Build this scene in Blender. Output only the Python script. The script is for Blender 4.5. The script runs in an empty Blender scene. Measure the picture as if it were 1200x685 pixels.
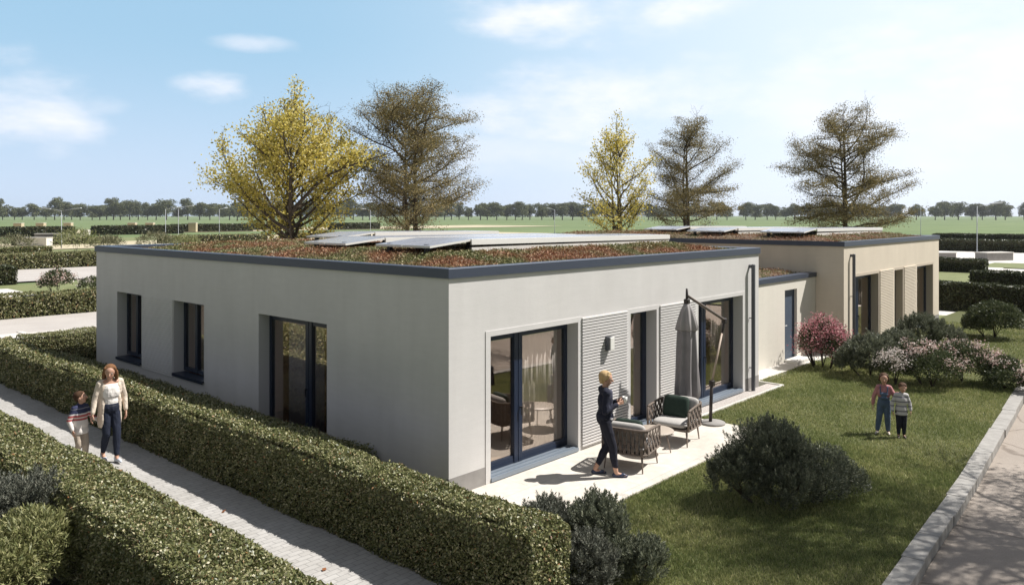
import bpy, math, random
import numpy as np
from mathutils import Vector, Matrix
random.seed(7); RNG = np.random.default_rng(7)
R = math.radians
scene = bpy.context.scene
col = scene.collection

# ------------------------------------------------------------------ helpers
def link(o, parent=None):
    col.objects.link(o)
    if parent is not None: o.parent = parent
    return o

def tag(o, label=None, cat=None, group=None, kind=None):
    if label: o['label'] = label
    if cat: o['category'] = cat
    if group: o['group'] = group
    if kind: o['kind'] = kind
    return o

def empty(name, loc=(0, 0, 0), rz=0, label=None, cat=None, group=None):
    o = bpy.data.objects.new(name, None); o.empty_display_size = .2
    o.location = loc; o.rotation_euler = (0, 0, rz)
    link(o); return tag(o, label, cat, group)

def obj(name, me, parent=None, **k):
    o = bpy.data.objects.new(name, me); link(o, parent)
    if k: tag(o, **k)
    return o

class MB:
    """collects faces, builds ONE mesh"""
    def __init__(s): s.v = []; s.f = []; s.m = []; s.sm = []
    def add(s, vs, fs, m=0, smooth=False):
        b = len(s.v); s.v += [tuple(p) for p in vs]
        for f in fs: s.f.append([b + i for i in f]); s.m.append(m); s.sm.append(smooth)
    def box(s, x0, x1, y0, y1, z0, z1, m=0, mat=None):
        vs = [(x, y, z) for z in (z0, z1) for x, y in ((x0, y0), (x1, y0), (x1, y1), (x0, y1))]
        if mat is not None: vs = [tuple(mat @ Vector(p)) for p in vs]
        s.add(vs, [(3, 2, 1, 0), (4, 5, 6, 7), (0, 1, 5, 4), (1, 2, 6, 5), (2, 3, 7, 6), (3, 0, 4, 7)], m)
    def bbox(s, x0, x1, y0, y1, z0, z1, b=.01, m=0, mat=None):
        """box with chamfered vertical and top edges"""
        def ring(i, z): return [(x0+i+b, y0+i, z), (x1-i-b, y0+i, z), (x1-i, y0+i+b, z), (x1-i, y1-i-b, z), (x1-i-b, y1-i, z), (x0+i+b, y1-i, z), (x0+i, y1-i-b, z), (x0+i, y0+i+b, z)]
        vs = ring(b*.7, z0) + ring(0, z0+b) + ring(0, z1-b) + ring(b*.7, z1)
        if mat is not None: vs = [tuple(mat @ Vector(p)) for p in vs]
        fs = [tuple(range(7, -1, -1)), tuple(range(24, 32))]
        for k in range(3):
            for i in range(8): fs.append((k*8+i, k*8+(i+1) % 8, (k+1)*8+(i+1) % 8, (k+1)*8+i))
        s.add(vs, fs, m)
    def tube(s, pts, rad, n=8, m=0, cap=True, smooth=True, sq=None):
        pts = [Vector(p) for p in pts]; K = len(pts)
        if not isinstance(rad, (list, tuple)): rad = [rad]*K
        vs = []; prev = None
        for i, p in enumerate(pts):
            t = (pts[min(i+1, K-1)] - pts[max(i-1, 0)]).normalized()
            if prev is None:
                a = Vector((0, 0, 1)) if abs(t.z) < .9 else Vector((1, 0, 0))
                u = t.cross(a).normalized()
            else: u = (prev - t*prev.dot(t)).normalized()
            prev = u; w = t.cross(u)
            for k in range(n):
                an = 2*math.pi*(k+.5)/n
                vs.append(p + (u*math.cos(an) + w*math.sin(an))*rad[i])
        fs = []
        for i in range(K-1):
            for k in range(n): fs.append((i*n+k, i*n+(k+1) % n, (i+1)*n+(k+1) % n, (i+1)*n+k))
        if cap: fs += [tuple(range(n-1, -1, -1)), tuple((K-1)*n+k for k in range(n))]
        s.add(vs, fs, m, smooth)
    def lathe(s, prof, n=24, c=(0, 0), m=0, fn=None, smooth=True):
        vs = []
        for i, (r, z) in enumerate(prof):
            for k in range(n):
                an = 2*math.pi*k/n; rr = r*(fn(an, z, i) if fn else 1)
                vs.append((c[0]+rr*math.cos(an), c[1]+rr*math.sin(an), z))
        fs = []
        for i in range(len(prof)-1):
            for k in range(n): fs.append((i*n+k, i*n+(k+1) % n, (i+1)*n+(k+1) % n, (i+1)*n+k))
        fs += [tuple(range(n-1, -1, -1)), tuple((len(prof)-1)*n+k for k in range(n))]
        s.add(vs, fs, m, smooth)
    def ell(s, c, r, n=14, m=0, rot=None):
        vs = []; fs = []; L = n//2+1
        for i in range(1, L):
            th = math.pi*i/L
            for k in range(n):
                ph = 2*math.pi*k/n
                vs.append(Vector((r[0]*math.sin(th)*math.cos(ph), r[1]*math.sin(th)*math.sin(ph), r[2]*math.cos(th))))
        vs += [Vector((0, 0, r[2])), Vector((0, 0, -r[2]))]; T = len(vs)-2
        for i in range(L-2):
            for k in range(n): fs.append((i*n+k, (i+1)*n+k, (i+1)*n+(k+1) % n, i*n+(k+1) % n))
        for k in range(n):
            fs.append((T, k, (k+1) % n)); fs.append((T+1, (L-2)*n+(k+1) % n, (L-2)*n+k))
        if rot is not None: vs = [rot @ v for v in vs]
        s.add([v+Vector(c) for v in vs], fs, m, True)
    def cap(s, p, q, ra, rb, n=12, m=0):
        """tapered capsule"""
        p = Vector(p); q = Vector(q); t = (q-p).normalized()
        pts = [p-t*ra*.98, p-t*ra*.7, p, q, q+t*rb*.7, q+t*rb*.98]
        s.tube(pts, [ra*.2, ra*.72, ra, rb, rb*.72, rb*.2], n, m)
    def mesh(s, name, mats):
        me = bpy.data.meshes.new(name)
        me.from_pydata(s.v, [], s.f)
        for m in (mats if isinstance(mats, (list, tuple)) else [mats]): me.materials.append(m)
        me.polygons.foreach_set('material_index', s.m)
        me.polygons.foreach_set('use_smooth', s.sm)
        me.update(); return me
    def build(s, name, mats, parent=None, **k): return obj(name, s.mesh(name, mats), parent, **k)

def fast_mesh(name, V, nper, mats, midx=None):
    """V: (faces, nper, 3) arrays of loose polygons"""
    F = V.shape[0]; me = bpy.data.meshes.new(name)
    me.vertices.add(F*nper); me.vertices.foreach_set('co', V.reshape(-1).astype(np.float32))
    me.loops.add(F*nper); me.loops.foreach_set('vertex_index', np.arange(F*nper, dtype=np.int32))
    me.polygons.add(F); me.polygons.foreach_set('loop_start', np.arange(0, F*nper, nper, dtype=np.int32))
    for m in mats: me.materials.append(m)
    if midx is not None: me.polygons.foreach_set('material_index', midx.astype(np.int32))
    me.update(calc_edges=True); return me

def unit(a): return a/np.maximum(np.linalg.norm(a, axis=1, keepdims=True), 1e-9)

def leaves(C, axis, nrm, L, W):
    """diamond leaf quads; C centres, axis long dirs, nrm approx normals; L,W arrays or scalars"""
    axis = unit(axis); side = unit(np.cross(axis, nrm)); n = len(C)
    L = np.broadcast_to(L, n)[:, None]; W = np.broadcast_to(W, n)[:, None]
    return np.stack([C-axis*L*.5, C+side*W*.5, C+axis*L*.5, C-side*W*.5], 1)

def rnd_dirs(n): return unit(RNG.normal(size=(n, 3)))

def add_faces_np(me_parts):
    """join list of (V(F,k,3), midx) with the same k"""
    return np.concatenate([a for a, _ in me_parts]), np.concatenate([np.full(len(a), m) for a, m in me_parts])

def with_core(name, V, mats, core, midx=None):
    """leaf quads + an MB of core geometry in one mesh (core uses material index 1)"""
    F = V.shape[0]
    vs = V.reshape(-1, 3)
    cv = np.array(core.v, dtype=float).reshape(-1, 3)
    me = bpy.data.meshes.new(name)
    tot = len(vs)+len(cv)
    me.vertices.add(tot); me.vertices.foreach_set('co', np.concatenate([vs, cv]).reshape(-1).astype(np.float32))
    cl = [i+len(vs) for f in core.f for i in f]
    li = np.concatenate([np.arange(F*4), np.array(cl, dtype=int)])
    me.loops.add(len(li)); me.loops.foreach_set('vertex_index', li.astype(np.int32))
    st = list(range(0, F*4, 4)); p = F*4
    for f in core.f: st.append(p); p += len(f)
    me.polygons.add(len(st)); me.polygons.foreach_set('loop_start', np.array(st, dtype=np.int32))
    mi = np.concatenate([np.zeros(F, int) if midx is None else midx, np.full(len(core.f), len(mats)-1)])
    for m in mats: me.materials.append(m)
    me.polygons.foreach_set('material_index', mi.astype(np.int32))
    me.update(calc_edges=True); me.validate(); return me

# ------------------------------------------------------------------ materials
def mat(name, c=(.5, .5, .5), rough=.7, metal=0, spec=.5):
    m = bpy.data.materials.new(name); m.use_nodes = True
    b = m.node_tree.nodes['Principled BSDF']
    b.inputs['Base Color'].default_value = (*c, 1); b.inputs['Roughness'].default_value = rough
    b.inputs['Metallic'].default_value = metal; b.inputs['Specular IOR Level'].default_value = spec
    return m
def N(m, t, **k):
    n = m.node_tree.nodes.new(t)
    for a, v in k.items(): setattr(n, a, v)
    return n
def L(m, a, b): m.node_tree.links.new(a, b)
def ramp(m, fac, cols, interp='LINEAR'):
    r = N(m, 'ShaderNodeValToRGB'); r.color_ramp.interpolation = interp
    e = r.color_ramp.elements
    while len(e) < len(cols): e.new(.5)
    for el, (p, c) in zip(e, cols): el.position = p; el.color = (*c, 1)
    L(m, fac, r.inputs[0]); return r.outputs[0]
def noise(m, scale, detail=4, rough=.55, coord='Object', sc=(1, 1, 1)):
    tc = N(m, 'ShaderNodeTexCoord'); mp = N(m, 'ShaderNodeMapping'); mp.inputs['Scale'].default_value = sc
    n = N(m, 'ShaderNodeTexNoise'); n.inputs['Scale'].default_value = scale; n.inputs['Detail'].default_value = detail; n.inputs['Roughness'].default_value = rough
    L(m, tc.outputs[coord], mp.inputs[0]); L(m, mp.outputs[0], n.inputs['Vector']); return n.outputs['Fac']
def bump(m, h, strength=.3, dist=.01):
    b = N(m, 'ShaderNodeBump'); b.inputs['Strength'].default_value = strength; b.inputs['Distance'].default_value = dist
    L(m, h, b.inputs['Height']); L(m, b.outputs[0], m.node_tree.nodes['Principled BSDF'].inputs['Normal'])
def base(m, sock): L(m, sock, m.node_tree.nodes['Principled BSDF'].inputs['Base Color'])
def mixc(m, fac, a, b, mode='MIX'):
    x = N(m, 'ShaderNodeMix', data_type='RGBA', blend_type=mode)
    for s, v in ((x.inputs[0], fac), (x.inputs[6], a), (x.inputs[7], b)):
        if isinstance(v, (int, float)): s.default_value = v
        elif isinstance(v, tuple): s.default_value = (*v, 1)
        else: L(m, v, s)
    return x.outputs[2]

def noisy(name, c1, c2, scale=3, rough=.8, b=0, bs=60, detail=5, sc=(1, 1, 1), spec=.4):
    m = mat(name, rough=rough, spec=spec)
    base(m, ramp(m, noise(m, scale, detail, sc=sc), [(.3, c1), (.7, c2)]))
    if b: bump(m, noise(m, bs, 3), b, .01)
    return m

def plaster(name, c, v=.06):
    m = mat(name, rough=.85, spec=.25)
    a = noise(m, 1.6, 6, .6, sc=(1, 1, .35)); f = noise(m, 9, 4, .6, sc=(.25, .25, 1.5))
    k1 = ramp(m, a, [(.3, tuple(x*(1-v) for x in c)), (.7, tuple(min(1, x*(1+v*.6)) for x in c))])
    k2 = ramp(m, f, [(.3, (.965, .965, .965)), (.7, (1.01, 1.01, 1.01))])
    k3 = ramp(m, noise(m, 1.0, 5, .6, sc=(2.6, 2.6, .12)), [(.28, (.965, .962, .958)), (.52, (1, 1, 1))])
    base(m, mixc(m, 1.0, mixc(m, 1.0, k1, k2, 'MULTIPLY'), k3, 'MULTIPLY'))
    bump(m, noise(m, 26, 5, .65, sc=(.4, .4, 1.2)), .14, .012)
    return m

def leafmat(name, cols, rough=.5, trans=.25, spec=.4, patch=None):
    """colour by leaf island; patch=(scale, cols) additionally mixes by position"""
    m = mat(name, rough=rough, spec=spec)
    g = N(m, 'ShaderNodeNewGeometry')
    c = ramp(m, g.outputs['Random Per Island'], cols)
    if patch:
        c = mixc(m, ramp(m, noise(m, patch[0], 3), [(.43, (0, 0, 0)), (.57, (1, 1, 1))]), c, ramp(m, g.outputs['Random Per Island'], patch[1]))
    b = m.node_tree.nodes['Principled BSDF']; L(m, c, b.inputs['Base Color'])
    if trans:
        t = N(m, 'ShaderNodeBsdfTranslucent'); L(m, c, t.inputs['Color'])
        mx = N(m, 'ShaderNodeMixShader'); mx.inputs[0].default_value = trans
        L(m, b.outputs[0], mx.inputs[1]); L(m, t.outputs[0], mx.inputs[2])
        L(m, mx.outputs[0], m.node_tree.nodes['Material Output'].inputs['Surface'])
    return m

M = {}
M['wall'] = plaster('wall_render', (.63, .612, .598))
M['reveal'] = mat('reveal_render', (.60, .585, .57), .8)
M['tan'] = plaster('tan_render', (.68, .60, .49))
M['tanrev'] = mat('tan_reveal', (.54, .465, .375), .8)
M['cream'] = plaster('cream_render', (.74, .70, .62), .03)
M['plinth'] = noisy('plinth_grey', (.25, .235, .225), (.31, .295, .28), 5, .85, .1, 50)
M['coping'] = mat('coping_metal', (.060, .073, .105), .42, .25, .5)
M['navy'] = mat('navy_frame', (.014, .023, .048), .38, 0, .5)
M['sill'] = mat('grey_sill_metal', (.24, .28, .33), .35, .3)
M['pipe'] = mat('zinc_pipe', (.10, .105, .12), .45, .4)
M['doorslate'] = mat('slate_door', (.075, .10, .14), .45)
M['white'] = mat('white_alu', (.78, .77, .73), .4)
M['whiteplain'] = noisy('pale_concrete', (.62, .60, .56), (.72, .70, .66), 2, .8)
M['interior'] = mat('interior_paint', (.86, .64, .50), .8)
M['intfloor'] = noisy('oak_floor', (.46, .33, .23), (.58, .44, .32), 3, .4, sc=(8, .6, 1))
M['curtain'] = mat('curtain_cloth', (.55, .50, .48), .9)
M['curtaindk'] = mat('curtain_cloth_grey', (.60, .60, .70), .9)
M['curtainlt'] = mat('curtain_sheer', (.80, .76, .72), .9)
M['black'] = mat('dark_trim', (.02, .02, .022), .5)

def glass():
    m = bpy.data.materials.new('window_glass'); m.use_nodes = True
    nt = m.node_tree; nt.nodes.remove(nt.nodes['Principled BSDF'])
    lw = N(m, 'ShaderNodeLayerWeight'); lw.inputs['Blend'].default_value = .5
    mr = N(m, 'ShaderNodeMapRange'); mr.inputs[1].default_value = 0; mr.inputs[2].default_value = 1
    mr.inputs[3].default_value = .13; mr.inputs[4].default_value = .75
    p = N(m, 'ShaderNodeMath', operation='POWER'); p.inputs[1].default_value = 1.6
    L(m, lw.outputs['Facing'], p.inputs[0]); L(m, p.outputs[0], mr.inputs[0])
    t = N(m, 'ShaderNodeBsdfTransparent'); t.inputs[0].default_value = (.975, .955, .935, 1)
    g = N(m, 'ShaderNodeBsdfGlossy'); g.inputs['Roughness'].default_value = .004; g.inputs['Color'].default_value = (.92, .84, .78, 1)
    x = N(m, 'ShaderNodeMixShader'); L(m, mr.outputs[0], x.inputs[0]); L(m, t.outputs[0], x.inputs[1]); L(m, g.outputs[0], x.inputs[2])
    L(m, x.outputs[0], nt.nodes['Material Output'].inputs['Surface']); return m
M['glass'] = glass()

def pavers(name, c1, c2, mortar, bw, bh, rot=0, msize=.008):
    m = mat(name, rough=.85, spec=.3)
    tc = N(m, 'ShaderNodeTexCoord'); mp = N(m, 'ShaderNodeMapping'); mp.inputs['Rotation'].default_value = (0, 0, rot)
    L(m, tc.outputs['Object'], mp.inputs[0])
    b = N(m, 'ShaderNodeTexBrick'); b.inputs['Scale'].default_value = 1
    b.inputs['Color1'].default_value = (*c1, 1); b.inputs['Color2'].default_value = (*c2, 1); b.inputs['Mortar'].default_value = (*mortar, 1)
    b.inputs['Mortar Size'].default_value = msize; b.inputs['Mortar Smooth'].default_value = .3
    b.inputs['Brick Width'].default_value = bw; b.inputs['Row Height'].default_value = bh
    L(m, mp.outputs[0], b.inputs['Vector'])
    n = ramp(m, noise(m, 7, 6, .65), [(.25, (.86, .86, .86)), (.75, (1.08, 1.08, 1.08))])
    st = ramp(m, noise(m, .7, 5, .6), [(.3, (.86, .85, .83)), (.6, (1.03, 1.03, 1.03))])
    base(m, mixc(m, 1, mixc(m, 1, b.outputs['Color'], n, 'MULTIPLY'), st, 'MULTIPLY'))
    inv = N(m, 'ShaderNodeMath', operation='SUBTRACT'); inv.inputs[0].default_value = 1; L(m, b.outputs['Fac'], inv.inputs[1])
    bump(m, inv.outputs[0], .5, .006); return m
M['path'] = pavers('path_pavers', (.41, .395, .375), (.46, .445, .425), (.30, .29, .28), .20, .10, 0, .006)
M['terrace'] = pavers('terrace_slabs', (.60, .555, .495), (.63, .585, .525), (.42, .385, .345), 1.2, .6, 0, .004)

def asphalt():
    m = mat('road_asphalt', rough=.9, spec=.25)
    big = ramp(m, noise(m, .55, 6, .6), [(.3, (.29, .25, .215)), (.7, (.38, .33, .285))])
    fine = ramp(m, noise(m, 90, 3, .7), [(.3, (.80, .80, .80)), (.7, (1.12, 1.12, 1.12))])
    v = N(m, 'ShaderNodeTexVoronoi', feature='DISTANCE_TO_EDGE'); v.inputs['Scale'].default_value = .45
    tc = N(m, 'ShaderNodeTexCoord'); nz = N(m, 'ShaderNodeTexNoise'); nz.inputs['Scale'].default_value = 1.5
    mx = N(m, 'ShaderNodeMix', data_type='RGBA'); mx.inputs[0].default_value = .25
    L(m, tc.outputs['Object'], nz.inputs['Vector']); L(m, tc.outputs['Object'], mx.inputs[6]); L(m, nz.outputs['Color'], mx.inputs[7]); L(m, mx.outputs[2], v.inputs['Vector'])
    crack = ramp(m, v.outputs['Distance'], [(.0, (.62, .6, .58)), (.012, (1, 1, 1))])
    base(m, mixc(m, 1, mixc(m, 1, big, fine, 'MULTIPLY'), crack, 'MULTIPLY'))
    bump(m, noise(m, 130, 2), .35, .006); return m
M['road'] = asphalt()
M['street'] = noisy('street_asphalt', (.40, .37, .345), (.46, .43, .40), .6, .9, .15, 70)
M['concrete'] = noisy('light_concrete', (.55, .52, .48), (.63, .60, .55), .8, .85, .1, 40)
M['kerb'] = noisy('kerb_granite', (.27, .255, .235), (.37, .355, .33), 6, .8, .25, 60, 6)
M['gravel'] = noisy('gravel_bed', (.30, .27, .25), (.56, .52, .48), 45, .9, .8, 45, 4)
M['mulch'] = noisy('bed_soil', (.035, .030, .022), (.075, .062, .045), 12, .95, .6, 30)
M['soil'] = noisy('lawn_soil', (.060, .070, .022), (.105, .110, .036), 14, .95, .4, 30)

def fieldmat():
    m = mat('field_grass', rough=.95, spec=.15)
    a = ramp(m, noise(m, .012, 5, .6, sc=(1, 1, 1)), [(.3, (.120, .170, .075)), (.7, (.175, .22, .105))])
    s = ramp(m, noise(m, .05, 4, .6, sc=(.25, 3, 1)), [(.3, (.86, .88, .86)), (.7, (1.1, 1.08, 1.05))])
    base(m, mixc(m, 1, a, s, 'MULTIPLY')); return m
M['field'] = fieldmat()
M['farlawn'] = noisy('mown_grass', (.135, .155, .060), (.20, .215, .095), .8, .95, .4, 12, 6)
M['sand'] = noisy('sandy_ground', (.42, .36, .24), (.52, .46, .32), .2, .95)

M['grass'] = leafmat('grass_blade', [(0, (.17, .205, .070)), (.45, (.305, .325, .125)), (.8, (.44, .435, .20)), (1, (.62, .56, .33))], .5, .3, .35,
                     patch=(.55, [(0, (.125, .168, .055)), (.5, (.225, .262, .095)), (1, (.34, .35, .15))]))
M['hedge'] = leafmat('hedge_leaf', [(0, (.072, .090, .030)), (.4, (.160, .172, .062)), (.8, (.315, .305, .145)), (.97, (.50, .45, .28)), (1, (.34, .14, .05))], .42, .2, .5)
M['hedgedk'] = leafmat('dark_hedge_leaf', [(0, (.030, .040, .016)), (.6, (.060, .072, .028)), (1, (.12, .125, .055))], .45, .15, .4)
M['twig'] = mat('hedge_twigs', (.032, .030, .016), .95, 0, .1)
M['bark'] = noisy('tree_bark', (.045, .034, .025), (.10, .078, .058), 9, .95, .5, 14, sc=(1, 1, .2))
M['yleaf'] = leafmat('yellow_leaf', [(0, (.30, .28, .06)), (.4, (.56, .46, .09)), (.8, (.73, .60, .16)), (1, (.86, .77, .38))], .5, .5, .3)
M['bleaf'] = leafmat('russet_leaf', [(0, (.12, .11, .046)), (.5, (.235, .195, .085)), (.85, (.36, .275, .12)), (1, (.46, .37, .19))], .6, .3, .25)
M['fleaf'] = leafmat('far_tree_leaf', [(0, (.075, .092, .044)), (.6, (.135, .150, .072)), (1, (.21, .215, .10))], .7, .2, .2)
M['yew'] = leafmat('yew_needle', [(0, (.075, .090, .060)), (.6, (.155, .172, .115)), (1, (.32, .325, .22))], .5, .22, .4)
M['rosemary'] = leafmat('grey_green_needle', [(0, (.085, .095, .075)), (.6, (.165, .172, .135)), (1, (.30, .295, .235))], .55, .15, .3)
M['olive'] = leafmat('olive_leaf', [(0, (.12, .14, .050)), (.6, (.25, .255, .105)), (1, (.42, .40, .20))], .5, .25, .4)
M['bushgreen'] = leafmat('bush_leaf', [(0, (.038, .055, .022)), (.6, (.078, .098, .040)), (1, (.16, .17, .08))], .5, .2, .4)
M['pink'] = leafmat('pink_petal', [(0, (.50, .30, .27)), (.5, (.68, .52, .47)), (1, (.80, .72, .67))], .6, .3, .2)
M['magenta'] = leafmat('magenta_leaf', [(0, (.34, .11, .14)), (.6, (.60, .26, .29)), (1, (.76, .52, .50))], .6, .3, .2)
M['blush'] = leafmat('white_petal', [(0, (.50, .42, .38)), (1, (.80, .74, .70))], .6, .3, .2)
M['plume'] = leafmat('ornamental_grass', [(0, (.10, .11, .06)), (.6, (.20, .19, .11)), (1, (.34, .30, .19))], .7, .25, .2)
M['sedum'] = leafmat('sedum_leaf', [(0, (.085, .11, .036)), (.45, (.165, .18, .068)), (.8, (.26, .24, .105)), (1, (.48, .42, .27))], .6, .2, .3,
                     patch=(.9, [(0, (.16, .065, .036)), (.5, (.31, .14, .075)), (.85, (.40, .24, .13)), (1, (.52, .40, .28))]))
M['substrate'] = noisy('roof_substrate', (.10, .065, .042), (.17, .12, .08), 6, .95)
def panelmat():
    m = mat('solar_cells', (.08, .1, .16), .22, .1, .6)
    tc = N(m, 'ShaderNodeTexCoord'); b = N(m, 'ShaderNodeTexBrick'); b.offset = 0
    b.inputs['Color1'].default_value = (.30, .315, .37, 1); b.inputs['Color2'].default_value = (.32, .335, .39, 1); b.inputs['Mortar'].default_value = (.46, .47, .52, 1)
    b.inputs['Scale'].default_value = 1; b.inputs['Brick Width'].default_value = .17; b.inputs['Row Height'].default_value = .17; b.inputs['Mortar Size'].default_value = .014
    L(m, tc.outputs['Object'], b.inputs['Vector']); base(m, b.outputs['Color']); return m
M['panel'] = panelmat()

# ------------------------------------------------------------------ camera, light, sky
cam = bpy.data.cameras.new('camera'); cam.lens = 28; cam.sensor_width = 36; cam.shift_y = -.0754; cam.clip_end = 6000; cam.clip_start = .1
co = bpy.data.objects.new('camera', cam); link(co)
co.location = (-8.205, -8.685, 4.25); co.rotation_euler = (R(90), 0, -math.atan2(.7421, .6703)); scene.camera = co
SUN_EL, SUN_AZ = 53, math.atan2(-.60, .80)            # azimuth measured from +X
sd = Vector((math.cos(R(SUN_EL))*math.cos(SUN_AZ), math.cos(R(SUN_EL))*math.sin(SUN_AZ), math.sin(R(SUN_EL))))
sl = bpy.data.lights.new('sun', 'SUN'); sl.energy = 5.0; sl.angle = R(.5); sl.color = (1, .965, .915)
so = bpy.data.objects.new('sun', sl); link(so); so.rotation_euler = sd.to_track_quat('Z', 'Y').to_euler()

w = bpy.data.worlds.new('World'); scene.world = w; w.use_nodes = True
nt = w.node_tree; bg = nt.nodes['Background']
class W:  # lets N/L helpers work on the world
    node_tree = nt
sky = N(W, 'ShaderNodeTexSky', sky_type='NISHITA'); sky.sun_disc = False
sky.sun_elevation = R(SUN_EL); sky.sun_rotation = math.atan2(sd.x, sd.y); sky.air_density = 1.0; sky.dust_density = .6; sky.ozone_density = 1.3
def wm(op, a, b=None, c=None, clamp=False):
    n = N(W, 'ShaderNodeMath', operation=op); n.use_clamp = clamp
    for i, v in enumerate((a, b, c)):
        if v is None: continue
        if isinstance(v, (int, float)): n.inputs[i].default_value = v
        else: L(W, v, n.inputs[i])
    return n.outputs[0]
tc = N(W, 'ShaderNodeTexCoord'); sx = N(W, 'ShaderNodeSeparateXYZ'); L(W, tc.outputs['Generated'], sx.inputs[0])
az = wm('ARCTAN2', sx.outputs[1], sx.outputs[0]); el = wm('ARCSINE', sx.outputs[2])
def smooth(v, a, b):
    n = N(W, 'ShaderNodeMapRange', interpolation_type='SMOOTHSTEP'); n.inputs[1].default_value = a; n.inputs[2].default_value = b
    L(W, v, n.inputs[0]); return n.outputs[0]
mp = N(W, 'ShaderNodeMapping'); mp.inputs['Scale'].default_value = (1, 1, 2.6); L(W, tc.outputs['Generated'], mp.inputs[0])
nz = N(W, 'ShaderNodeTexNoise'); nz.inputs['Scale'].default_value = 6.5; nz.inputs['Detail'].default_value = 8; nz.inputs['Roughness'].default_value = .58; L(W, mp.outputs[0], nz.inputs['Vector'])
nz2 = N(W, 'ShaderNodeTexNoise'); nz2.inputs['Scale'].default_value = 2.2; nz2.inputs['Detail'].default_value = 6; L(W, mp.outputs[0], nz2.inputs['Vector'])
YAW = math.atan2(.6703, .7421)
def cloud(px, py, wa, we, amp):
    a0 = YAW - math.atan((px-600)/933.3); e0 = math.atan((252-py)/933.3*math.cos(a0-YAW))
    d = wm('ADD', wm('POWER', wm('ABSOLUTE', wm('DIVIDE', wm('SUBTRACT', az, a0), R(wa))), 2), wm('POWER', wm('ABSOLUTE', wm('DIVIDE', wm('SUBTRACT', el, e0), R(we))), 2))
    f = wm('SUBTRACT', 1, d)                             # 1 centre, 0 edge
    v = wm('ADD', wm('MULTIPLY', f, .55), wm('MULTIPLY', wm('SUBTRACT', nz.outputs['Fac'], .5), 2.2))
    return wm('MULTIPLY', smooth(v, -.08, .95), amp)
tot = None
for cdef in ((28, 118, 4.6, 3.4, .75), (240, 101, 2.9, 1.3, .85), (290, 50, 3.2, .7, .5), (118, 122, 2.0, .8, .3), (700, 15, 9, 2.6, .85), (690, 120, 10.5, 3.2, .7), (800, 105, 5, 2.4, .6), (1110, 60, 9, 4.0, .6), (1040, 130, 12, 4, .4), (600, 185, 8, 2.2, .3)):
    c = cloud(*cdef); tot = c if tot is None else wm('MAXIMUM', tot, c)
# veil of thin bright haze towards the sun and the horizon
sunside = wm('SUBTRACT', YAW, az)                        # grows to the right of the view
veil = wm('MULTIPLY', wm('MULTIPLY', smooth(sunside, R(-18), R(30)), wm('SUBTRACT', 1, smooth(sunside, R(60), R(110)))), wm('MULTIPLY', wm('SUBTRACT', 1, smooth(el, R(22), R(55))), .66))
low = wm('MULTIPLY', wm('SUBTRACT', 1, smooth(el, R(-1), R(13))), .62)
def wmix(f, a, b):
    x = N(W, 'ShaderNodeMix', data_type='RGBA')
    for s, v in ((x.inputs[0], f), (x.inputs[6], a), (x.inputs[7], b)):
        if isinstance(v, tuple): s.default_value = (*v, 1)
        elif isinstance(v, (int, float)): s.default_value = v
        else: L(W, v, s)
    return x.outputs[2]
k = wmix(wm('MULTIPLY', smooth(el, R(17), R(30)), .62), sky.outputs[0], (2.0, 2.1, 2.3))  # neutral grey added overhead, out of view, to cut blue fill in the shade
k = wmix(wm('MULTIPLY', wm('SUBTRACT', 1, smooth(el, R(14), R(26))), .85), k, (3.0, 4.85, 6.45))
k = wmix(low, k, (5.6, 6.2, 7.8))
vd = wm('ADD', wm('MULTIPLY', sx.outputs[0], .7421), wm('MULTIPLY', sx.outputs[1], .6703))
k = wmix(wm('MULTIPLY', wm('SUBTRACT', 1, smooth(vd, .05, .6)), .92), k, (2.0, 2.1, 2.3))     # unseen grey sky behind the viewer, added to set fill on shaded walls
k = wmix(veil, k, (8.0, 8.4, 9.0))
k = wmix(tot, k, (8.7, 8.35, 8.6))
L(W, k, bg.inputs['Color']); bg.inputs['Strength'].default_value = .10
scene.view_settings.view_transform = 'Standard'; scene.view_settings.look = 'None'; scene.view_settings.exposure = .46; scene.view_settings.gamma = 1
cy = scene.cycles
cy.max_bounces = 8; cy.transparent_max_bounces = 16; cy.diffuse_bounces = 3; cy.glossy_bounces = 4
cy.caustics_reflective = False; cy.caustics_refractive = False; cy.sample_clamp_indirect = 6

# ------------------------------------------------------------------ ground and hard surfaces
def sheet(name, poly, z, m, thick=0, parent=None, **k):
    b = MB(); n = len(poly)
    if thick:
        vs = [(x, y, z) for x, y in poly]+[(x, y, z-thick) for x, y in poly]
        b.add(vs, [tuple(range(n))]+[(i, i+n, (i+1) % n+n, (i+1) % n) for i in range(n)])
    else: b.add([(x, y, z) for x, y in poly], [tuple(range(n))])
    return b.build(name, m, parent, **k)
def rect(x0, x1, y0, y1): return [(x0, y0), (x1, y0), (x1, y1), (x0, y1)]
S = dict(kind='structure')
KERB = [(-6, -6.25), (1.44, -5.70), (6.1, -5.42), (13.7, -4.83), (16, -4.66), (45, -2.6)]     # lawn side of the kerb
def off(d): return [(x+.0627*d, y-d) for x, y in KERB]
sheet('ground', rect(-3500, 3500, -3500, 3500), -.16, M['field'], **S)
sheet('lawn', [(-1.0, -6.05)]+KERB[1:]+[(45, .3), (16.3, .3), (10.5, .0), (-1.0, .0)], 0, M['soil'], .16, **S)
sheet('planting_bed', rect(-9.5, -3.86, -8, 34), -.01, M['mulch'], .14, **S)
sheet('path', rect(-3.88, -1.9, -8, 34), .004, M['path'], .15, **S)
sheet('bed_strip', rect(-1.9, -1.0, -6.2, 15.9), -.01, M['mulch'], .14, **S)
sheet('house_bed', rect(-1.0, .0, .0, 15.9), -.012, M['mulch'], .14, **S)
sheet('road', off(.26)+[(45, -9.8), (-6, -9.8)], -.115, M['road'], **S)
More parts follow.
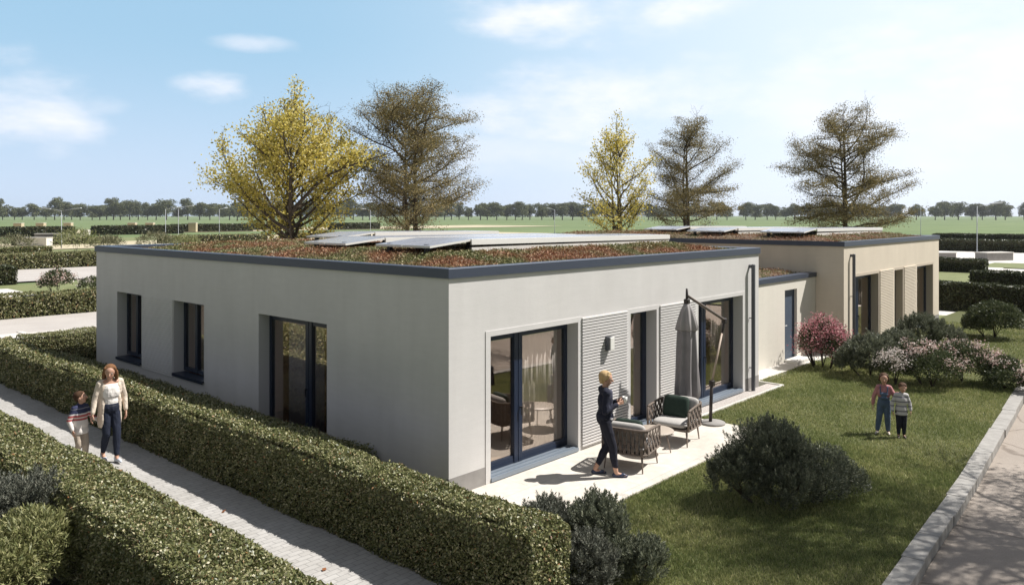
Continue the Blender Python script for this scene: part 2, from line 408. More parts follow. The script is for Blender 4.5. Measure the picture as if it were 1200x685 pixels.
sheet('terrace', rect(.12, 6.72, -1.95, -.002), .028, M['terrace'], .05, **S)
# kerb stones: a structure, one sheet of stones with slightly shifting edges
kb = MB(); d = 0; i = 0
pk = off(0)
for (ax, ay), (bx, by) in zip(pk[:-1], pk[1:]):
    Lk = math.hypot(bx-ax, by-ay); nseg = max(1, round(Lk/.98))
    for s_ in range(nseg):
        if ax > 15 and s_ > 10: break
        a = s_/nseg; ox = ax+(bx-ax)*a; oy = ay+(by-ay)*a
        m4 = Matrix.Translation((ox, oy+random.uniform(-.012, .012), random.uniform(-.005, .007))) @ Matrix.Rotation(math.atan2(by-ay, bx-ax)+random.uniform(-.006, .006), 4, 'Z')
        kb.bbox(.003, Lk/nseg-.003, -.26, 0, -.15, .035, .008, mat=m4)
kb.build('kerb', M['kerb'], **S)
# gravel strip with thin edging along the front, garage apron
sheet('gravel_strip', rect(6.73, 11.0, -.36, -.002), .012, M['gravel'], .1, **S)
gb = MB(); gb.bbox(6.73, 11.06, -.42, -.362, -.1, .04, .006); gb.bbox(11.002, 11.06, -.36, .78, -.1, .04, .006)
gb.build('edging', M['concrete'], **S)
sheet('garage_apron', rect(11.07, 16.28, .30, .848), .02, M['concrete'], .1, **S)
# streets and lawns behind, left of the house
sheet('street', rect(-60, 60, 16.2, 28.9), -.05, M['street'], **S)
sheet('pavement', rect(-60, 1.5, 16.2, 24.2), -.044, M['concrete'], **S)
sb = MB(); sb.box(1.5, 20, 23.55, 23.8, -.1, -.02); sb.box(1.3, 1.5, 16.2, 24.4, -.1, -.02); sb.build('street_kerb', M['concrete'], **S)
sheet('garden_lawn', rect(-60, 60, 30, 47.2), -.05, M['farlawn'], **S)
sheet('driveway', rect(-60, 6.6, 33, 44.5), -.045, M['concrete'], **S)
sheet('side_street', rect(-60, 80, 49.5, 62.3), -.05, M['street'], **S)
sheet('garden_lawn', rect(-60, 80, 64.5, 100), -.052, M['farlawn'], **S)
sheet('sandy_strip', rect(-120, 140, 102, 150), -.052, M['sand'], **S)
sheet('garden_lawn', rect(-120, 60, 128, 150), -.048, M['farlawn'], **S)
sheet('sandy_strip', rect(-160, 240, 188, 236), -.052, M['sand'], **S)
# right of the second house
sheet('garden_lawn', rect(27, 31, -30, 20), -.05, M['farlawn'], **S)
sheet('footpath', rect(29.6, 31.4, -30, 14), -.045, M['concrete'], **S)
sheet('garden_lawn', rect(32.9, 60, -30, 20), -.05, M['farlawn'], **S)
sheet('footpath', [(60, -40), (66, -40), (66, 5.0), (75, 6.0), (75, -40), (98, -40), (98, 30), (60, 30)], -.046, M['concrete'], **S)
sheet('garden_lawn', rect(67, 74.6, -40, 7.2), -.040, M['farlawn'], **S)

# ------------------------------------------------------------------ houses
HOLES_FRONT = [('door', .897, 3.165, .03, 2.335), ('slit', 4.842, 5.787, .03, 2.335), ('door', 7.50, 9.636, .03, 2.335)]
HOLES_LEFT = [('door', 3.111, 5.38, .03, 2.335), ('win', 7.584, 9.005, .665, 2.335), ('win', 10.672, 12.10, .665, 2.335)]
HW, HD, HT = 10.517, 13.43, 3.34

def wall_face(b, u0, u1, z0, z1, holes, P, T=.36, m=0, mr=1):
    """P(u, d, z) -> point; outer face d=0, inner d=T; holes cut with reveals"""
    us = sorted({u0, u1} | {h[1] for h in holes} | {h[2] for h in holes}); zs = sorted({z0, z1} | {h[3] for h in holes} | {h[4] for h in holes})
    for a, c in zip(us, us[1:]):
        for e, g in zip(zs, zs[1:]):
            if any(h[1] <= a and c <= h[2] and h[3] <= e and g <= h[4] for h in holes): continue
            b.add([P(a, 0, e), P(c, 0, e), P(c, 0, g), P(a, 0, g)], [(0, 1, 2, 3)], m)
            b.add([P(a, T, e), P(c, T, e), P(c, T, g), P(a, T, g)], [(3, 2, 1, 0)], 2)
    for _, a, c, e, g in holes:
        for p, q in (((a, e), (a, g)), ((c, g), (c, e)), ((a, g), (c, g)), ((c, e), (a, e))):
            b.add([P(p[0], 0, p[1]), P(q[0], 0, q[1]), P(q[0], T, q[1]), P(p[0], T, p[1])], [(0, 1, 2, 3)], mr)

def window(house, hole, P, kind, flip):
    """frame + pane + sill; P maps (u, d, z)"""
    _, a, c, e, g = hole; D = .235; b = MB(); t = .075
    def bx(mb, u0, u1, d0, d1, z0, z1, m=0):
        vs = [P(u, d, z) for z in (z0, z1) for u, d in ((u0, d0), (u1, d0), (u1, d1), (u0, d1))]
        mb.add(vs, [(3, 2, 1, 0), (4, 5, 6, 7), (0, 1, 5, 4), (1, 2, 6, 5), (2, 3, 7, 6), (3, 0, 4, 7)], m)
    lo = e+.075
    bx(b, a+.002, a+t, D, D+.08, lo, g-.002); bx(b, c-t, c-.002, D, D+.08, lo, g-.002)
    bx(b, a+t, c-t, D, D+.08, g-t, g-.002); bx(b, a+t, c-t, D, D+.08, lo, lo+t)
    cuts = []
    if kind == 'door':
        mc = {'front': a+.92, 'left': a+.80}[flip] if hole[1] != 7.50 else a+.66
        if flip == 'left': mc = a+.90
        bx(b, mc-.10, mc-.008, D-.012, D+.07, lo+.002, g-t+.02); bx(b, mc+.008, mc+.10, D-.012, D+.07, lo+.002, g-t+.02)
        bx(b, mc-.008, mc+.008, D+.01, D+.06, lo+.004, g-t)
        cuts = [(a+t, mc-.10), (mc+.10, c-t)]
        for u0, u1 in cuts:   # sash borders
            bx(b, u0, u1, D+.006, D+.066, lo+t, lo+t+.05); bx(b, u0, u1, D+.006, D+.066, g-t-.05, g-t)
        # handle is its own small part below
    elif kind == 'win':
        mc = a+(c-a)*.56
        bx(b, mc-.05, mc+.05, D-.012, D+.07, lo+.002, g-t+.02); cuts = [(a+t, mc-.05), (mc+.05, c-t)]
    else:
        cuts = [(a+t, c-t)]
        bx(b, c-t-.05, c-t, D+.006, D+.066, lo+t, g-t)
    fr = b.build('window' if kind != 'door' else 'terrace_door', M['navy'], house)
    for u0, u1 in cuts:
        p = MB(); bx(p, u0-.005, u1+.005, D+.034, D+.042, lo+t+.003, g-t-.003); p.build('pane', M['glass'], fr)
    s = MB()
    if kind == 'win':
        bx(s, a+.004, c-.004, -.045, D+.02, e+.012, e+.045); bx(s, a+.004, c-.004, -.045, -.035, e-.02, e+.011); s.build('sill', M['navy'], fr)
    else:
        bx(s, a+.004, c-.004, -.03, D+.10, e+.012, e+.072); bx(s, a+.004, c-.004, .02, .06, e+.0725, e+.085); bx(s, a+.004, c-.004, .13, .15, e+.0725, e+.09); s.build('sill', M['sill'], fr)
    if kind == 'door':
        h = MB(); hz = 1.02
        bx(h, mc+.03, mc+.055, D-.06, D-.013, hz-.012, hz+.012); bx(h, mc+.03, mc+.055, D-.06, D-.045, hz-.13, hz+.0115); h.build('handle', M['black'], fr)
    return fr

def ribs(house, u0, u1, z0, z1, P, m, d0=-.004, dp=.034):
    b = MB(); n = round((z1-z0)/.0525); p = (z1-z0)/n; prof = []
    for i in range(n):
        z = z0+i*p; prof += [(d0-dp, z), (d0-dp, z+p*.54), (d0-dp*.82, z+p*.60), (d0-.001, z+p*.62), (d0-.001, z+p*.995)]
    for (da, za), (db, zb) in zip(prof, prof[1:]): b.add([P(u0, da, za), P(u1, da, za), P(u1, db, zb), P(u0, db, zb)], [(0, 1, 2, 3)])
    for u in (u0, u1):
        b.add([P(u, d0+.003, z0), P(u, d0-.001, z0), P(u, d0-.001, z1), P(u, d0+.003, z1)], [(0, 1, 2, 3)])
        for i in range(n):
            z = z0+i*p; b.add([P(u, d0-.001, z), P(u, d0-dp, z), P(u, d0-dp, z+p*.54), P(u, d0-.001, z+p*.62)], [(0, 1, 2, 3)])
    return b.build('ribbed_panel', m, house)

def house(ox, label, wm_, rm, pipe_u, shade):
    h = empty('bungalow', (ox, 0, 0), 0, label, 'house')
    F = lambda u, d, z: (u, d, z); Lf = lambda u, d, z: (d, u, z)
    b = MB()
    wall_face(b, 0, HW, -.1, HT, HOLES_FRONT, F)
    wall_face(b, 0, HD, -.1, HT, HOLES_LEFT, Lf)
    wall_face(b, 0, HW, -.1, HT, [], lambda u, d, z: (u, HD-d, z)); wall_face(b, 0, HD, -.1, HT, [], lambda u, d, z: (HW-d, u, z))
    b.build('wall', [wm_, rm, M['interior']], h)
    # floor, ceiling, partitions
    f = MB(); f.box(.37, HW-.37, .33, HD-.37, -.05, .095); f.build('floor', M['intfloor'], h)
    c = MB(); c.box(.37, HW-.37, .37, HD-.37, 2.62, 2.75)
    for x0, x1, y0, y1 in ((.37, HW-.37, 6.3, 6.42), (3.6, 3.7, 6.42, HD-.4), (.37, 3.6, 9.8, 9.9)): c.box(x0, x1, y0, y1, .097, 2.618)
    c.build('partition', M['interior'], h)
    r = MB(); r.box(.2, HW-.2, .2, HD-.2, 3.2, 3.36); r.build('roof', M['substrate'], h)
    # metal coping ring
    k = MB(); o = -.035; i2 = .30; z0, z1 = 3.30, 3.45
    O = [(o, o), (HW-o, o), (HW-o, HD-o), (o, HD-o)]; I = [(i2, i2), (HW-i2, i2), (HW-i2, HD-i2), (i2, HD-i2)]; Wl = [(.002, .002), (HW-.002, .002), (HW-.002, HD-.002), (.002, HD-.002)]
    ob = .006
    Oc = [(x+(ob if x < 5 else -ob), y+(ob if y < 5 else -ob)) for x, y in O]
    vs = [(x, y, z0) for x, y in O]+[(x, y, z1-ob) for x, y in O]+[(x, y, z1) for x, y in Oc]+[(x, y, z1-.012) for x, y in I]+[(x, y, z0-.05) for x, y in I]+[(x, y, z0) for x, y in Wl]
    fs = []
    for a_, b_ in ((0, 1), (1, 2), (2, 3), (3, 4), (5, 0)):
        for q in range(4): fs.append((a_*4+q, a_*4+(q+1) % 4, b_*4+(q+1) % 4, b_*4+q))
    k.add(vs, fs); k.build('coping', M['coping'], h)
    # plinth bands (2 mm proud), opening trims
    for u0, u1 in ((-.003, .783), (9.75, HW+.003)): p = MB(); p.box(u0, u1, -.004, .05, -.1, .305); p.build('plinth', M['plinth'], h)
    t = MB(); sm_ = rm if ox else M['wall']
    for _, a, c_, e, g in HOLES_FRONT[:1]:
        t.box(a-.11, a-.001, -.011, .02, .03, g+.09); t.box(a-.001, c_+.11, -.011, .02, g+.001, g+.09); t.box(c_+.001, c_+.10, -.011, .02, .03, g+.0005); t.build('door_surround', sm_, h)
    for a, c_ in ((4.842, 5.787), (7.50, 9.636)):
        t = MB(); t.box(a-.11, a-.001, -.011, .02, .03, 2.3372); t.box(a-.11, c_+.11, -.011, .02, 2.337, 2.425); t.box(c_+.001, c_+.11, -.011, .02, .03, 2.3372); t.build('door_surround', sm_, h)
    ribs(h, 3.268, 4.728, .09, 2.425, F, wm_); ribs(h, 5.90, 7.385, .09, 2.425, F, wm_)
    if not ox: ribs(h, 9.03, 10.64, .60, 2.36, Lf, wm_, dp=.013)
    for hl in HOLES_FRONT: window(h, hl, F, hl[0], 'front')
    for hl in HOLES_LEFT: window(h, hl, Lf, hl[0], 'left')
    # rain pipe standing off the wall
    pp = MB(); s_ = .038; u = pipe_u
    pp.bbox(u-s_, u+s_, -.145, -.065, -.05, 3.06, .012); pp.bbox(u-s_*.9, u+s_*.9, -.07, .01, 2.97, 3.05, .01)
    for zz in (.55, 1.75): pp.box(u-.010, u+.010, -.07, .0, zz, zz+.02)
    pp.build('downpipe', M['pipe'], h)
    return h
h1 = house(0, 'grey rendered bungalow with the terrace, nearest the camera', M['wall'], M['reveal'], 10.0, 0)
h2 = house(16.36, 'tan rendered bungalow farther back behind the flowering shrubs', M['tan'], M['tanrev'], .56, 1)
# wall lamp on the first ribbed panel
lm = MB(); lm.bbox(3.955, 4.095, -.135, -.030, 1.74, 1.99, .008); lp = lm.build('wall_lamp', M['pipe'], h1)
ls = MB(); ls.bbox(3.96, 4.09, -.160, -.1355, 1.745, 1.985, .008); ls.build('lamp_cover', M['white'], lp)

nb = empty('bungalow', (13.5, -25.5, -.1), 0, 'tan bungalow across the road, mirrored in the terrace door glass', 'house')
q = MB(); q.bbox(0, 11, 0, 11.5, 0, 3.3, .01); q.build('wall', M['tan'], nb)
q = MB(); q.bbox(-.04, 11.04, -.04, 11.54, 3.302, 3.46, .01); q.build('coping', M['coping'], nb)
for u in (1.2, 5.0, 8.2): q = MB(); q.bbox(u, u+1.3, 11.502, 11.53, .7, 2.35, .01); q.build('window', M['navy'], nb)
for u in (1.5, 5.5, 8.6): q = MB(); q.bbox(-.03, -.002, u, u+1.2, .7, 2.35, .01); q.build('window', M['navy'], nb)
# garage link between the houses
g = empty('garage', (10.56, .85, 0), 0, 'low cream garage with a slate door between the two bungalows', 'garage')
b = MB(); GW = 5.78
wall_face(b, 0, GW, -.1, 2.42, [('d', 3.50, 4.37, .04, 2.085)], lambda u, d, z: (u, d, z), .24);
b.build('wall', [M['cream'], M['cream'], M['interior']], g)
k = MB(); k.box(0, GW, -.035, .28, 2.36, 2.49); k.build('coping', M['coping'], g)
k = MB(); k.box(.0, GW, .285, 8.0, 2.2, 2.40); k.box(.0, GW, 7.8, 8.0, -.1, 2.2); k.build('roof', M['substrate'], g)
k = MB(); k.bbox(3.54, 4.33, .10, .15, .06, 2.045, .005); k.box(3.502, 3.54, .08, .17, .045, 2.083); k.box(4.33, 4.368, .08, .17, .045, 2.083); k.box(3.54, 4.33, .08, .17, 2.045, 2.083)
dd = k.build('door', M['doorslate'], g)
k = MB(); k.tube([(3.62, .10, 1.05), (3.62, .04, 1.05), (3.74, .04, 1.05)], .011, 6); k.build('handle', M['white'], dd)
k = MB(); k.bbox(3.45, 4.42, -.42, -.002, .022, .10, .01); k.build('step', M['whiteplain'], g)

# curtains hanging behind the glass
def curtain(name, ox, u0, u1, d, left, m, label, z0=.12, z1=2.45, amp=.035):
    b = MB(); n = int((u1-u0)/.022); vs = []
    for i in range(n+1):
        u = u0+(u1-u0)*i/n; dd_ = d+amp*math.sin(u*48+1.3*math.sin(u*7))*(.7+.3*math.sin(u*17))
        for z, k_ in ((z0, 1.0), (z1, .8)): vs.append((ox+(d+(dd_-d)*k_), u, z) if left else (ox+u, d+(dd_-d)*k_, z))
    b.add(vs, [(2*i, 2*i+2, 2*i+3, 2*i+1) for i in range(n)], 0, True)
    o = b.build(name, m); tag(o, label, 'curtain'); o.modifiers.new('cloth', 'SOLIDIFY').thickness = .004; return o
curtain('curtain', 0, 2.10, 3.12, .46, False, M['curtainlt'], 'pale curtain behind the terrace door nearest the house corner')
curtain('curtain', 0, 3.95, 5.15, .52, True, M['curtaindk'], 'grey curtain behind the tall shaded window on the long side wall')
curtain('curtain', 0, 9.05, 9.75, .52, False, M['curtain'], 'narrow curtain behind the terrace door next to the downpipe')
curtain('curtain', 0, 5.25, 5.80, .52, False, M['curtain'], 'pinkish curtain behind the narrow slit window by the parasol')
curtain('curtain', 0, 8.45, 8.75, .50, True, M['curtain'], 'thin curtain in the side window right of the ribbed panel')
curtain('curtain', 0, 11.5, 11.85, .50, True, M['curtain'], 'thin curtain in the side window at the far wall end')
curtain('curtain', 16.36, 2.0, 3.2, .52, False, M['curtain'], 'curtain behind the tan bungalow window nearest its downpipe')
curtain('curtain', 16.36, 9.0, 9.8, .52, False, M['curtain'], 'curtain behind the farthest window of the tan bungalow')
# small interior furniture seen through the glass
def in_table(x, y, label):
    t = empty('sideboard', (x, y, .097), 0, label, 'sideboard'); b = MB(); b.bbox(-.45, .45, -.2, .2, .12, .75, .01); b.build('body', M['intfloor'], t)
    for sx_ in (-.38, .38):
        for sy_ in (-.14, .14): q = MB(); q.tube([(sx_, sy_, 0), (sx_, sy_, .12)], .02, 6); q.build('leg', M['black'], t)
in_table(8.9, 3.2, 'low wooden sideboard inside behind the parasol')

# ------------------------------------------------------------------ solar arrays
def solar(x0, x1, y0, y1, zt, label, drop=.05):
    t = empty('solar_array', (x0, y0, 3.4), 0, label, 'solar array', 'solar arrays on the green roofs')
    r = 1.02; zl = zt-.10; b = MB(); dx, dy = x1-x0, y1-y0; Z = lambda x: zt-3.4-drop*max(0, x-r)/dx
    nrow = 2
    def slab(xa, za, xb, zb, ya, yb):
        q = MB(); th = .04
        vs = [(xa, ya, za), (xb, ya, zb), (xb, yb, zb), (xa, yb, za)]; vs += [(x, y, z-th) for x, y, z in vs]
        q.add(vs[:4], [(0, 1, 2, 3)], 0); q.add(vs, [(7, 6, 5, 4), (0, 4, 5, 1), (1, 5, 6, 2), (2, 6, 7, 3), (3, 7, 4, 0)], 1)
        q.build('panel', [M['panel'], M['white']], t)
    for j in range(nrow):
        ya = dy*j/nrow+.006; yb = dy*(j+1)/nrow-.006
        slab(0, zl-3.4, r-.01, zt-3.4, ya, yb)
        nx = max(1, round((dx-r)/1.7)); st = (dx-r)/nx
        for i in range(nx): slab(r+i*st+.008, Z(r+i*st)+.002, r+(i+1)*st-.008, Z(r+(i+1)*st)+.002, ya, yb)
    b.box(r+.02, dx-.01, -.012, .02, -.05, zt-3.4-.155); b.box(r+.02, dx-.01, dy-.02, dy+.01, -.05, zt-3.4-.155); b.build('side_rail', M['whiteplain'], t)
    c = MB(); 
    c.add([(r, -.03, zt-3.4-.003), (dx, -.03, Z(dx)-.003), (dx, -.03, Z(dx)-.105), (r, -.03, zt-3.4-.105), (r, .004, zt-3.4-.003), (dx, .004, Z(dx)-.003), (dx, .004, Z(dx)-.105), (r, .004, zt-3.4-.105)],
          [(3, 2, 1, 0), (0, 1, 5, 4), (1, 2, 6, 5), (2, 3, 7, 6), (3, 0, 4, 7)]); c.build('edge_rail', M['white'], t)
    for x in (.15, r+.2, dx*.5, dx-.3):
        for y in (.25, dy-.25): q = MB(); q.box(x-.04, x+.04, y-.04, y+.04, -.05, (zl-3.4+.02 if x < r*.5 else zt-3.4-.06)); q.build('support', M['black'], t)
    return t
solar(1.34, 9.45, 1.9, 3.45, 3.80, 'white edged solar array on the grey bungalow, nearest its terrace side')
solar(1.60, 9.3, 4.75, 6.25, 3.77, 'solar array on the grey bungalow, middle one behind the nearest array')
solar(3.4, 9.0, 7.4, 8.9, 3.82, 'solar array on the grey bungalow, farthest from the terrace side')
solar(17.6, 25.4, 1.7, 3.25, 3.80, 'white edged solar array on the tan bungalow, nearest its front wall')
solar(17.7, 25.3, 4.6, 6.1, 3.79, 'solar array on the tan bungalow, behind the front one')
solar(19.2, 25.2, 7.4, 8.9, 3.80, 'solar array on the tan bungalow, farthest back on its roof')

# ------------------------------------------------------------------ sedum roofs
def wav(x, y, s=1.0, k=0):
    return (np.sin(x*1.7*s+1.3+k)*np.cos(y*1.9*s+.4+k)+.6*np.sin(x*4.1*s+y*2.7*s+k)+.4*np.sin(y*6.3*s-x*3.3*s+2*k))/2
def sedum(name, x0, x1, y0, y1, z0, up, n, label, edge=1.1, L0=.040, front=1.0):
    nx, ny = 48, 48
    def H(x, y):
        e = np.minimum(np.minimum(x-x0, x1-x), np.minimum(y-y0, y1-y))
        s = np.clip(e/edge, 0, 1); s = s*s*(3-2*s)
        return z0+up*s+.035*wav(x, y, 1.2)*s
    c = MB(); X = np.linspace(x0, x1, nx); Y = np.linspace(y0, y1, ny)
    gx, gy = np.meshgrid(X, Y, indexing='ij'); hz = H(gx, gy)-.02
    c.add([(gx[i, j], gy[i, j], hz[i, j]) for i in range(nx) for j in range(ny)], [(i*ny+j, (i+1)*ny+j, (i+1)*ny+j+1, i*ny+j+1) for i in range(nx-1) for j in range(ny-1)])
    # denser near the viewer's edges
    u = RNG.random(n); v = RNG.random(n)
    x = x0+(x1-x0)*u; y = y0+(y1-y0)*v**1.7*front+(y1-y0)*v*(1-front)
    mix_ = RNG.random(n) < .35; x = np.where(mix_, x0+(x1-x0)*u**2.2, x); y = np.where(mix_, y0+(y1-y0)*v, y)
    p = np.stack([x, y, H(x, y)+RNG.uniform(-.02, .055, n)*(.5+.8*RNG.random(n))], 1)
    ax = rnd_dirs(n)*.75+np.array([0, 0, .55]); V = leaves(p, ax, rnd_dirs(n), RNG.uniform(.6, 1.5, n)*L0, RNG.uniform(.4, .9, n)*L0)
    o = obj(name, with_core(name, V, [M['sedum'], M['substrate']], c)); tag(o, label, 'green roof', kind='stuff'); return o
sedum('sedum', .36, 10.1, .36, 11.6, 3.38, .165, 130000, 'red and green sedum carpet on the grey bungalow roof')
sedum('sedum', 16.75, 26.4, .42, 12.5, 3.38, .17, 40000, 'red and green sedum carpet on the tan bungalow roof')
sedum('sedum', 10.6, 16.3, 1.16, 7.5, 2.40, .14, 14000, 'russet sedum carpet on the low garage roof', .5)

# ------------------------------------------------------------------ hedges
def hedge(name, x0, x1, y0, y1, h, dens, label, leaf=None, lw=.037, faces='tnsew', z=0, group=None, rough=.035, rnd=.10, near=False):
    lm_ = leaf or M['hedge']
    P = []; Nn = []
    def face(n_, fn, nrm):
        if n_ <= 0: return
        p = fn(RNG.random(n_), RNG.random(n_)); P.append(p); Nn.append(np.tile(np.array(nrm, float), (n_, 1)))
    dx, dy = x1-x0, y1-y0
    if 't' in faces: face(int(dx*dy*dens), lambda a, b: np.stack([x0+dx*a, y0+dy*b, np.full_like(a, h)], 1), (0, 0, 1))
    if 'w' in faces: face(int(dy*h*dens*.85), lambda a, b: np.stack([np.full_like(a, x0), y0+dy*a, h*b], 1), (-1, 0, 0))
    if 'e' in faces: face(int(dy*h*dens*.5), lambda a, b: np.stack([np.full_like(a, x1), y0+dy*a, h*b], 1), (1, 0, 0))
    if 's' in faces: face(int(dx*h*dens), lambda a, b: np.stack([x0+dx*a, np.full_like(a, y0), h*b], 1), (0, -1, 0))
    if 'n' in faces: face(int(dx*h*dens*.5), lambda a, b: np.stack([x0+dx*a, np.full_like(a, y1), h*b], 1), (0, 1, 0))
    p = np.concatenate(P); nn = np.concatenate(Nn); gs = 1.0
    if near:      # fewer, larger leaves along the far stretch
        dist = np.hypot(p[:, 0]+8.2, p[:, 1]+8.7); kp = RNG.random(len(p)) < np.clip((10/dist)**1.3, .3, 1); p = p[kp]; nn = nn[kp]; gs = np.clip((dist[kp]/10)**.55, 1, 1.6)
    n = len(p)
    # round the top edges, then push in and out in clumps
    ex = np.minimum(p[:, 0]-x0, x1-p[:, 0]); ey = np.minimum(p[:, 1]-y0, y1-p[:, 1]); et = h-p[:, 2]
    for e1, sgn, ax in ((p[:, 0]-x0, 1, 0), (x1-p[:, 0], -1, 0), (p[:, 1]-y0, 1, 1), (y1-p[:, 1], -1, 1)):
        a = np.clip(1-e1/rnd, 0, 1); t = np.clip(1-et/rnd, 0, 1)
        p[:, ax] += sgn*rnd*.42*a*t; p[:, 2] -= rnd*.42*a*t
    wv = wav(p[:, 0]+p[:, 2]*.7, p[:, 1]+p[:, 2]*.5, 1.1)*rough*1.1 + wav(p[:, 0]*3, p[:, 1]*3+p[:, 2]*3, 1.3)*rough*.7 + RNG.normal(size=n)*rough*.45
    wv += rough*.8*np.sin(p[:, 1]*.9)*(nn[:, 2] > .5)
    p = p+nn*wv[:, None]
    p[:, 2] = np.maximum(p[:, 2], .01)
    ax = unit(rnd_dirs(n)+nn*.45); V = leaves(p, ax, unit(nn*.8+rnd_dirs(n)*.9), RNG.uniform(.7, 1.35, n)*lw*gs, RNG.uniform(.45, .75, n)*lw*gs)
    V[:, :, 2] += z
    c = MB(); q = .05+rough*.6; c.box(x0+q, x1-q, y0+q, y1-q, z-.04, z+h-q)
    o = obj(name, with_core(name, V, [lm_, M['twig']], c)); tag(o, label, 'hedge', group); return o
hedge('clipped_hedge', -1.93, -1.30, -3.30, 15.7, .94, 6400, 'long clipped hedge between the paved path and the shaded side of the grey bungalow', near=True)
hedge('clipped_hedge', -1.28, 1.9, 14.75, 15.7, 1.0, 2600, 'short sunlit hedge crossing behind the far corner of the grey bungalow')
hedge('clipped_hedge', -4.80, -3.93, -4.2, 13.5, .96, 6600, 'broad clipped hedge in the foreground on the left side of the paved path', near=True)
hedge('street_hedge', -26, 9, 28.9, 29.9, 0.92, 620, 'long hedge along the light street behind the grey bungalow', lw=.09, faces='tswe', z=-.05, rough=.05)
hedge('street_hedge', -20, 7.9, 47.2, 49.0, 1.15, 220, 'hedge block ending beside the pink flowering shrub at the left', M['hedgedk'], .13, 'tswe', -.05)
hedge('street_hedge', -25, 26, 62.4, 64.2, 1.2, 170, 'long dark hedge beyond the side street, behind the pink flowering shrub', None, .16, 'tswe', -.05)
hedge('street_hedge', 15.5, 22.5, 86, 87.6, .9, 150, 'short low hedge in front of the pale ornamental grasses', None, .18, 'tswe', -.05)
hedge('lawn_hedge', 31.9, 33.0, -12, 3.0, 1.22, 420, 'long dark hedge behind the tan bungalow, nearest one at the right', M['hedgedk'], .10, 'tswe', -.05)
hedge('lawn_hedge', 44.0, 45.2, -14, 2.7, 1.05, 260, 'dark hedge on the right standing on the lawn behind the nearest one', M['hedgedk'], .12, 'tswe', -.05)
hedge('lawn_hedge', 59.0, 60.4, 4.9, 16, 1.0, 200, 'leafy hedge beside the light footpaths at the right, third from the front', M['hedgedk'], .14, 'tswe', -.05)
hedge('lawn_hedge', 98.5, 101, 8.5, 34, 1.4, 90, 'dark hedge at the far end of the light footpaths on the right', M['hedgedk'], .2, 'tswe', -.05)
hedge('lawn_hedge', 103, 106, -20, 6, 1.2, 80, 'far hedge at the right picture edge beyond the footpaths', M['hedgedk'], .2, 'tswe', -.05)
hedge('lawn_hedge', 128, 131, -10, 26, 1.4, 60, 'last hedge before the open field on the right', M['hedgedk'], .25, 'tswe', -.05)
# far left rows of hedge between pale posts
hx = [(40, 170, 14), (60, 176, 20), (84, 190, 22), (112, 200, 16), (10, 165, 16), (-12, 160, 14), (132, 190, 18)]
for i, (x, y, ln) in enumerate(hx):
    hedge('far_hedge', x, x+ln, y, y+2.5, 1.9, 16, 'dark far hedge segment in the row at the edge of the field', M['hedgedk'], .45, 'tsw', -.05, 'far hedge segments at the field edge')
for i, (x, y, ln, hh) in enumerate([(28, 118, 14, 1.0), (46, 112, 18, 1.1), (72, 120, 20, 1.0)]):
    hedge('far_hedge', x, x+ln, y, y+2.0, hh, 26, ('low yellowish hedge left of the double street lamp', 'low far hedge right of the double street lamp', 'low far hedge beneath the pair of single street lamps')[i], None, .3, 'tsw', -.05)

# ------------------------------------------------------------------ shrubs
def stems(c, top, n=7, r=.012, spread=.3):
    b = MB()
    for i in range(n):
        a = random.uniform(0, 6.28); q = random.uniform(.2, 1)*spread
        b.tube([(0, 0, 0), (q*.4*math.cos(a), q*.4*math.sin(a), top*.4), (q*math.cos(a), q*math.sin(a), top*.85)], [r, r*.8, r*.3], 5)
    return b
def dome_pts(n, lobes, shell=.55):
    """points in a cluster of ellipsoid lobes, denser toward their surfaces"""
    ws = np.array([l[3]*l[4]*l[5] for l in lobes])**.67; ws /= ws.sum(); out = []; nr = []
    for l, k in zip(lobes, np.maximum(1, (ws*n).astype(int))):
        d = rnd_dirs(k); d[:, 2] = np.where(d[:, 2] < -.35, -d[:, 2], d[:, 2]); r = shell+(1-shell)*RNG.random(k)**.6
        bumps = 1+.16*wav(d[:, 0]*3+l[0]*5, d[:, 1]*3+d[:, 2]*2.4+l[1]*3, 1.2)
        p = np.array(l[:3])+d*np.array(l[3:6])*(r*bumps)[:, None]; out.append(p); nr.append(unit(d/np.array(l[3:6])))
    return np.concatenate(out), np.concatenate(nr)
def brush_shrub(name, loc, lobes, ntuft, per, label, leaf, nl=.055, nw=.011, tl=.20, tr=.032, stem_h=.5, group=None, cat='shrub', up=.9):
    """upright needle brushes (yew, rosemary)"""
    root = empty(name, loc, 0, label, cat, group)
    p, nrm = dome_pts(ntuft, lobes, .62); k = len(p)
    ax = unit(nrm*.55+np.array([0, 0, up])+rnd_dirs(k)*.28)
    T = np.repeat(p, per, 0); A = np.repeat(ax, per, 0); n = len(T)
    Ls = np.repeat(RNG.uniform(.6, 1.25, k)*tl, per); t = RNG.random(n)
    rd = rnd_dirs(n); rd = unit(rd-A*(rd*A).sum(1, keepdims=True))
    prof = np.sin(np.clip(t*.85+.18, 0, 1)*math.pi)
    c = T+A*((t-.35)*Ls)[:, None]+rd*(tr*prof)[:, None]
    d = unit(A*.8+rd*.75); V = leaves(c, d, rnd_dirs(n), RNG.uniform(.7, 1.3, n)*nl, nw)
    V[:, :, 2] = np.maximum(V[:, :, 2], .0)
    me = fast_mesh('foliage', V, 4, [leaf]); obj('foliage', me, root)
    b = MB()
    for l in lobes:
        top = l[2]+l[5]*.5
        for q in range(5):
            a = random.uniform(0, 6.28); s_ = random.uniform(.1, .75)
            b.tube([(l[0]*.5, l[1]*.5, 0), (l[0]+.3*s_*l[3]*math.cos(a), l[1]+.3*s_*l[4]*math.sin(a), top*.5), (l[0]+s_*l[3]*math.cos(a), l[1]+s_*l[4]*math.sin(a), top*.95)], [.016, .012, .004], 5)
    b.build('stem', M['bark'], root); return root
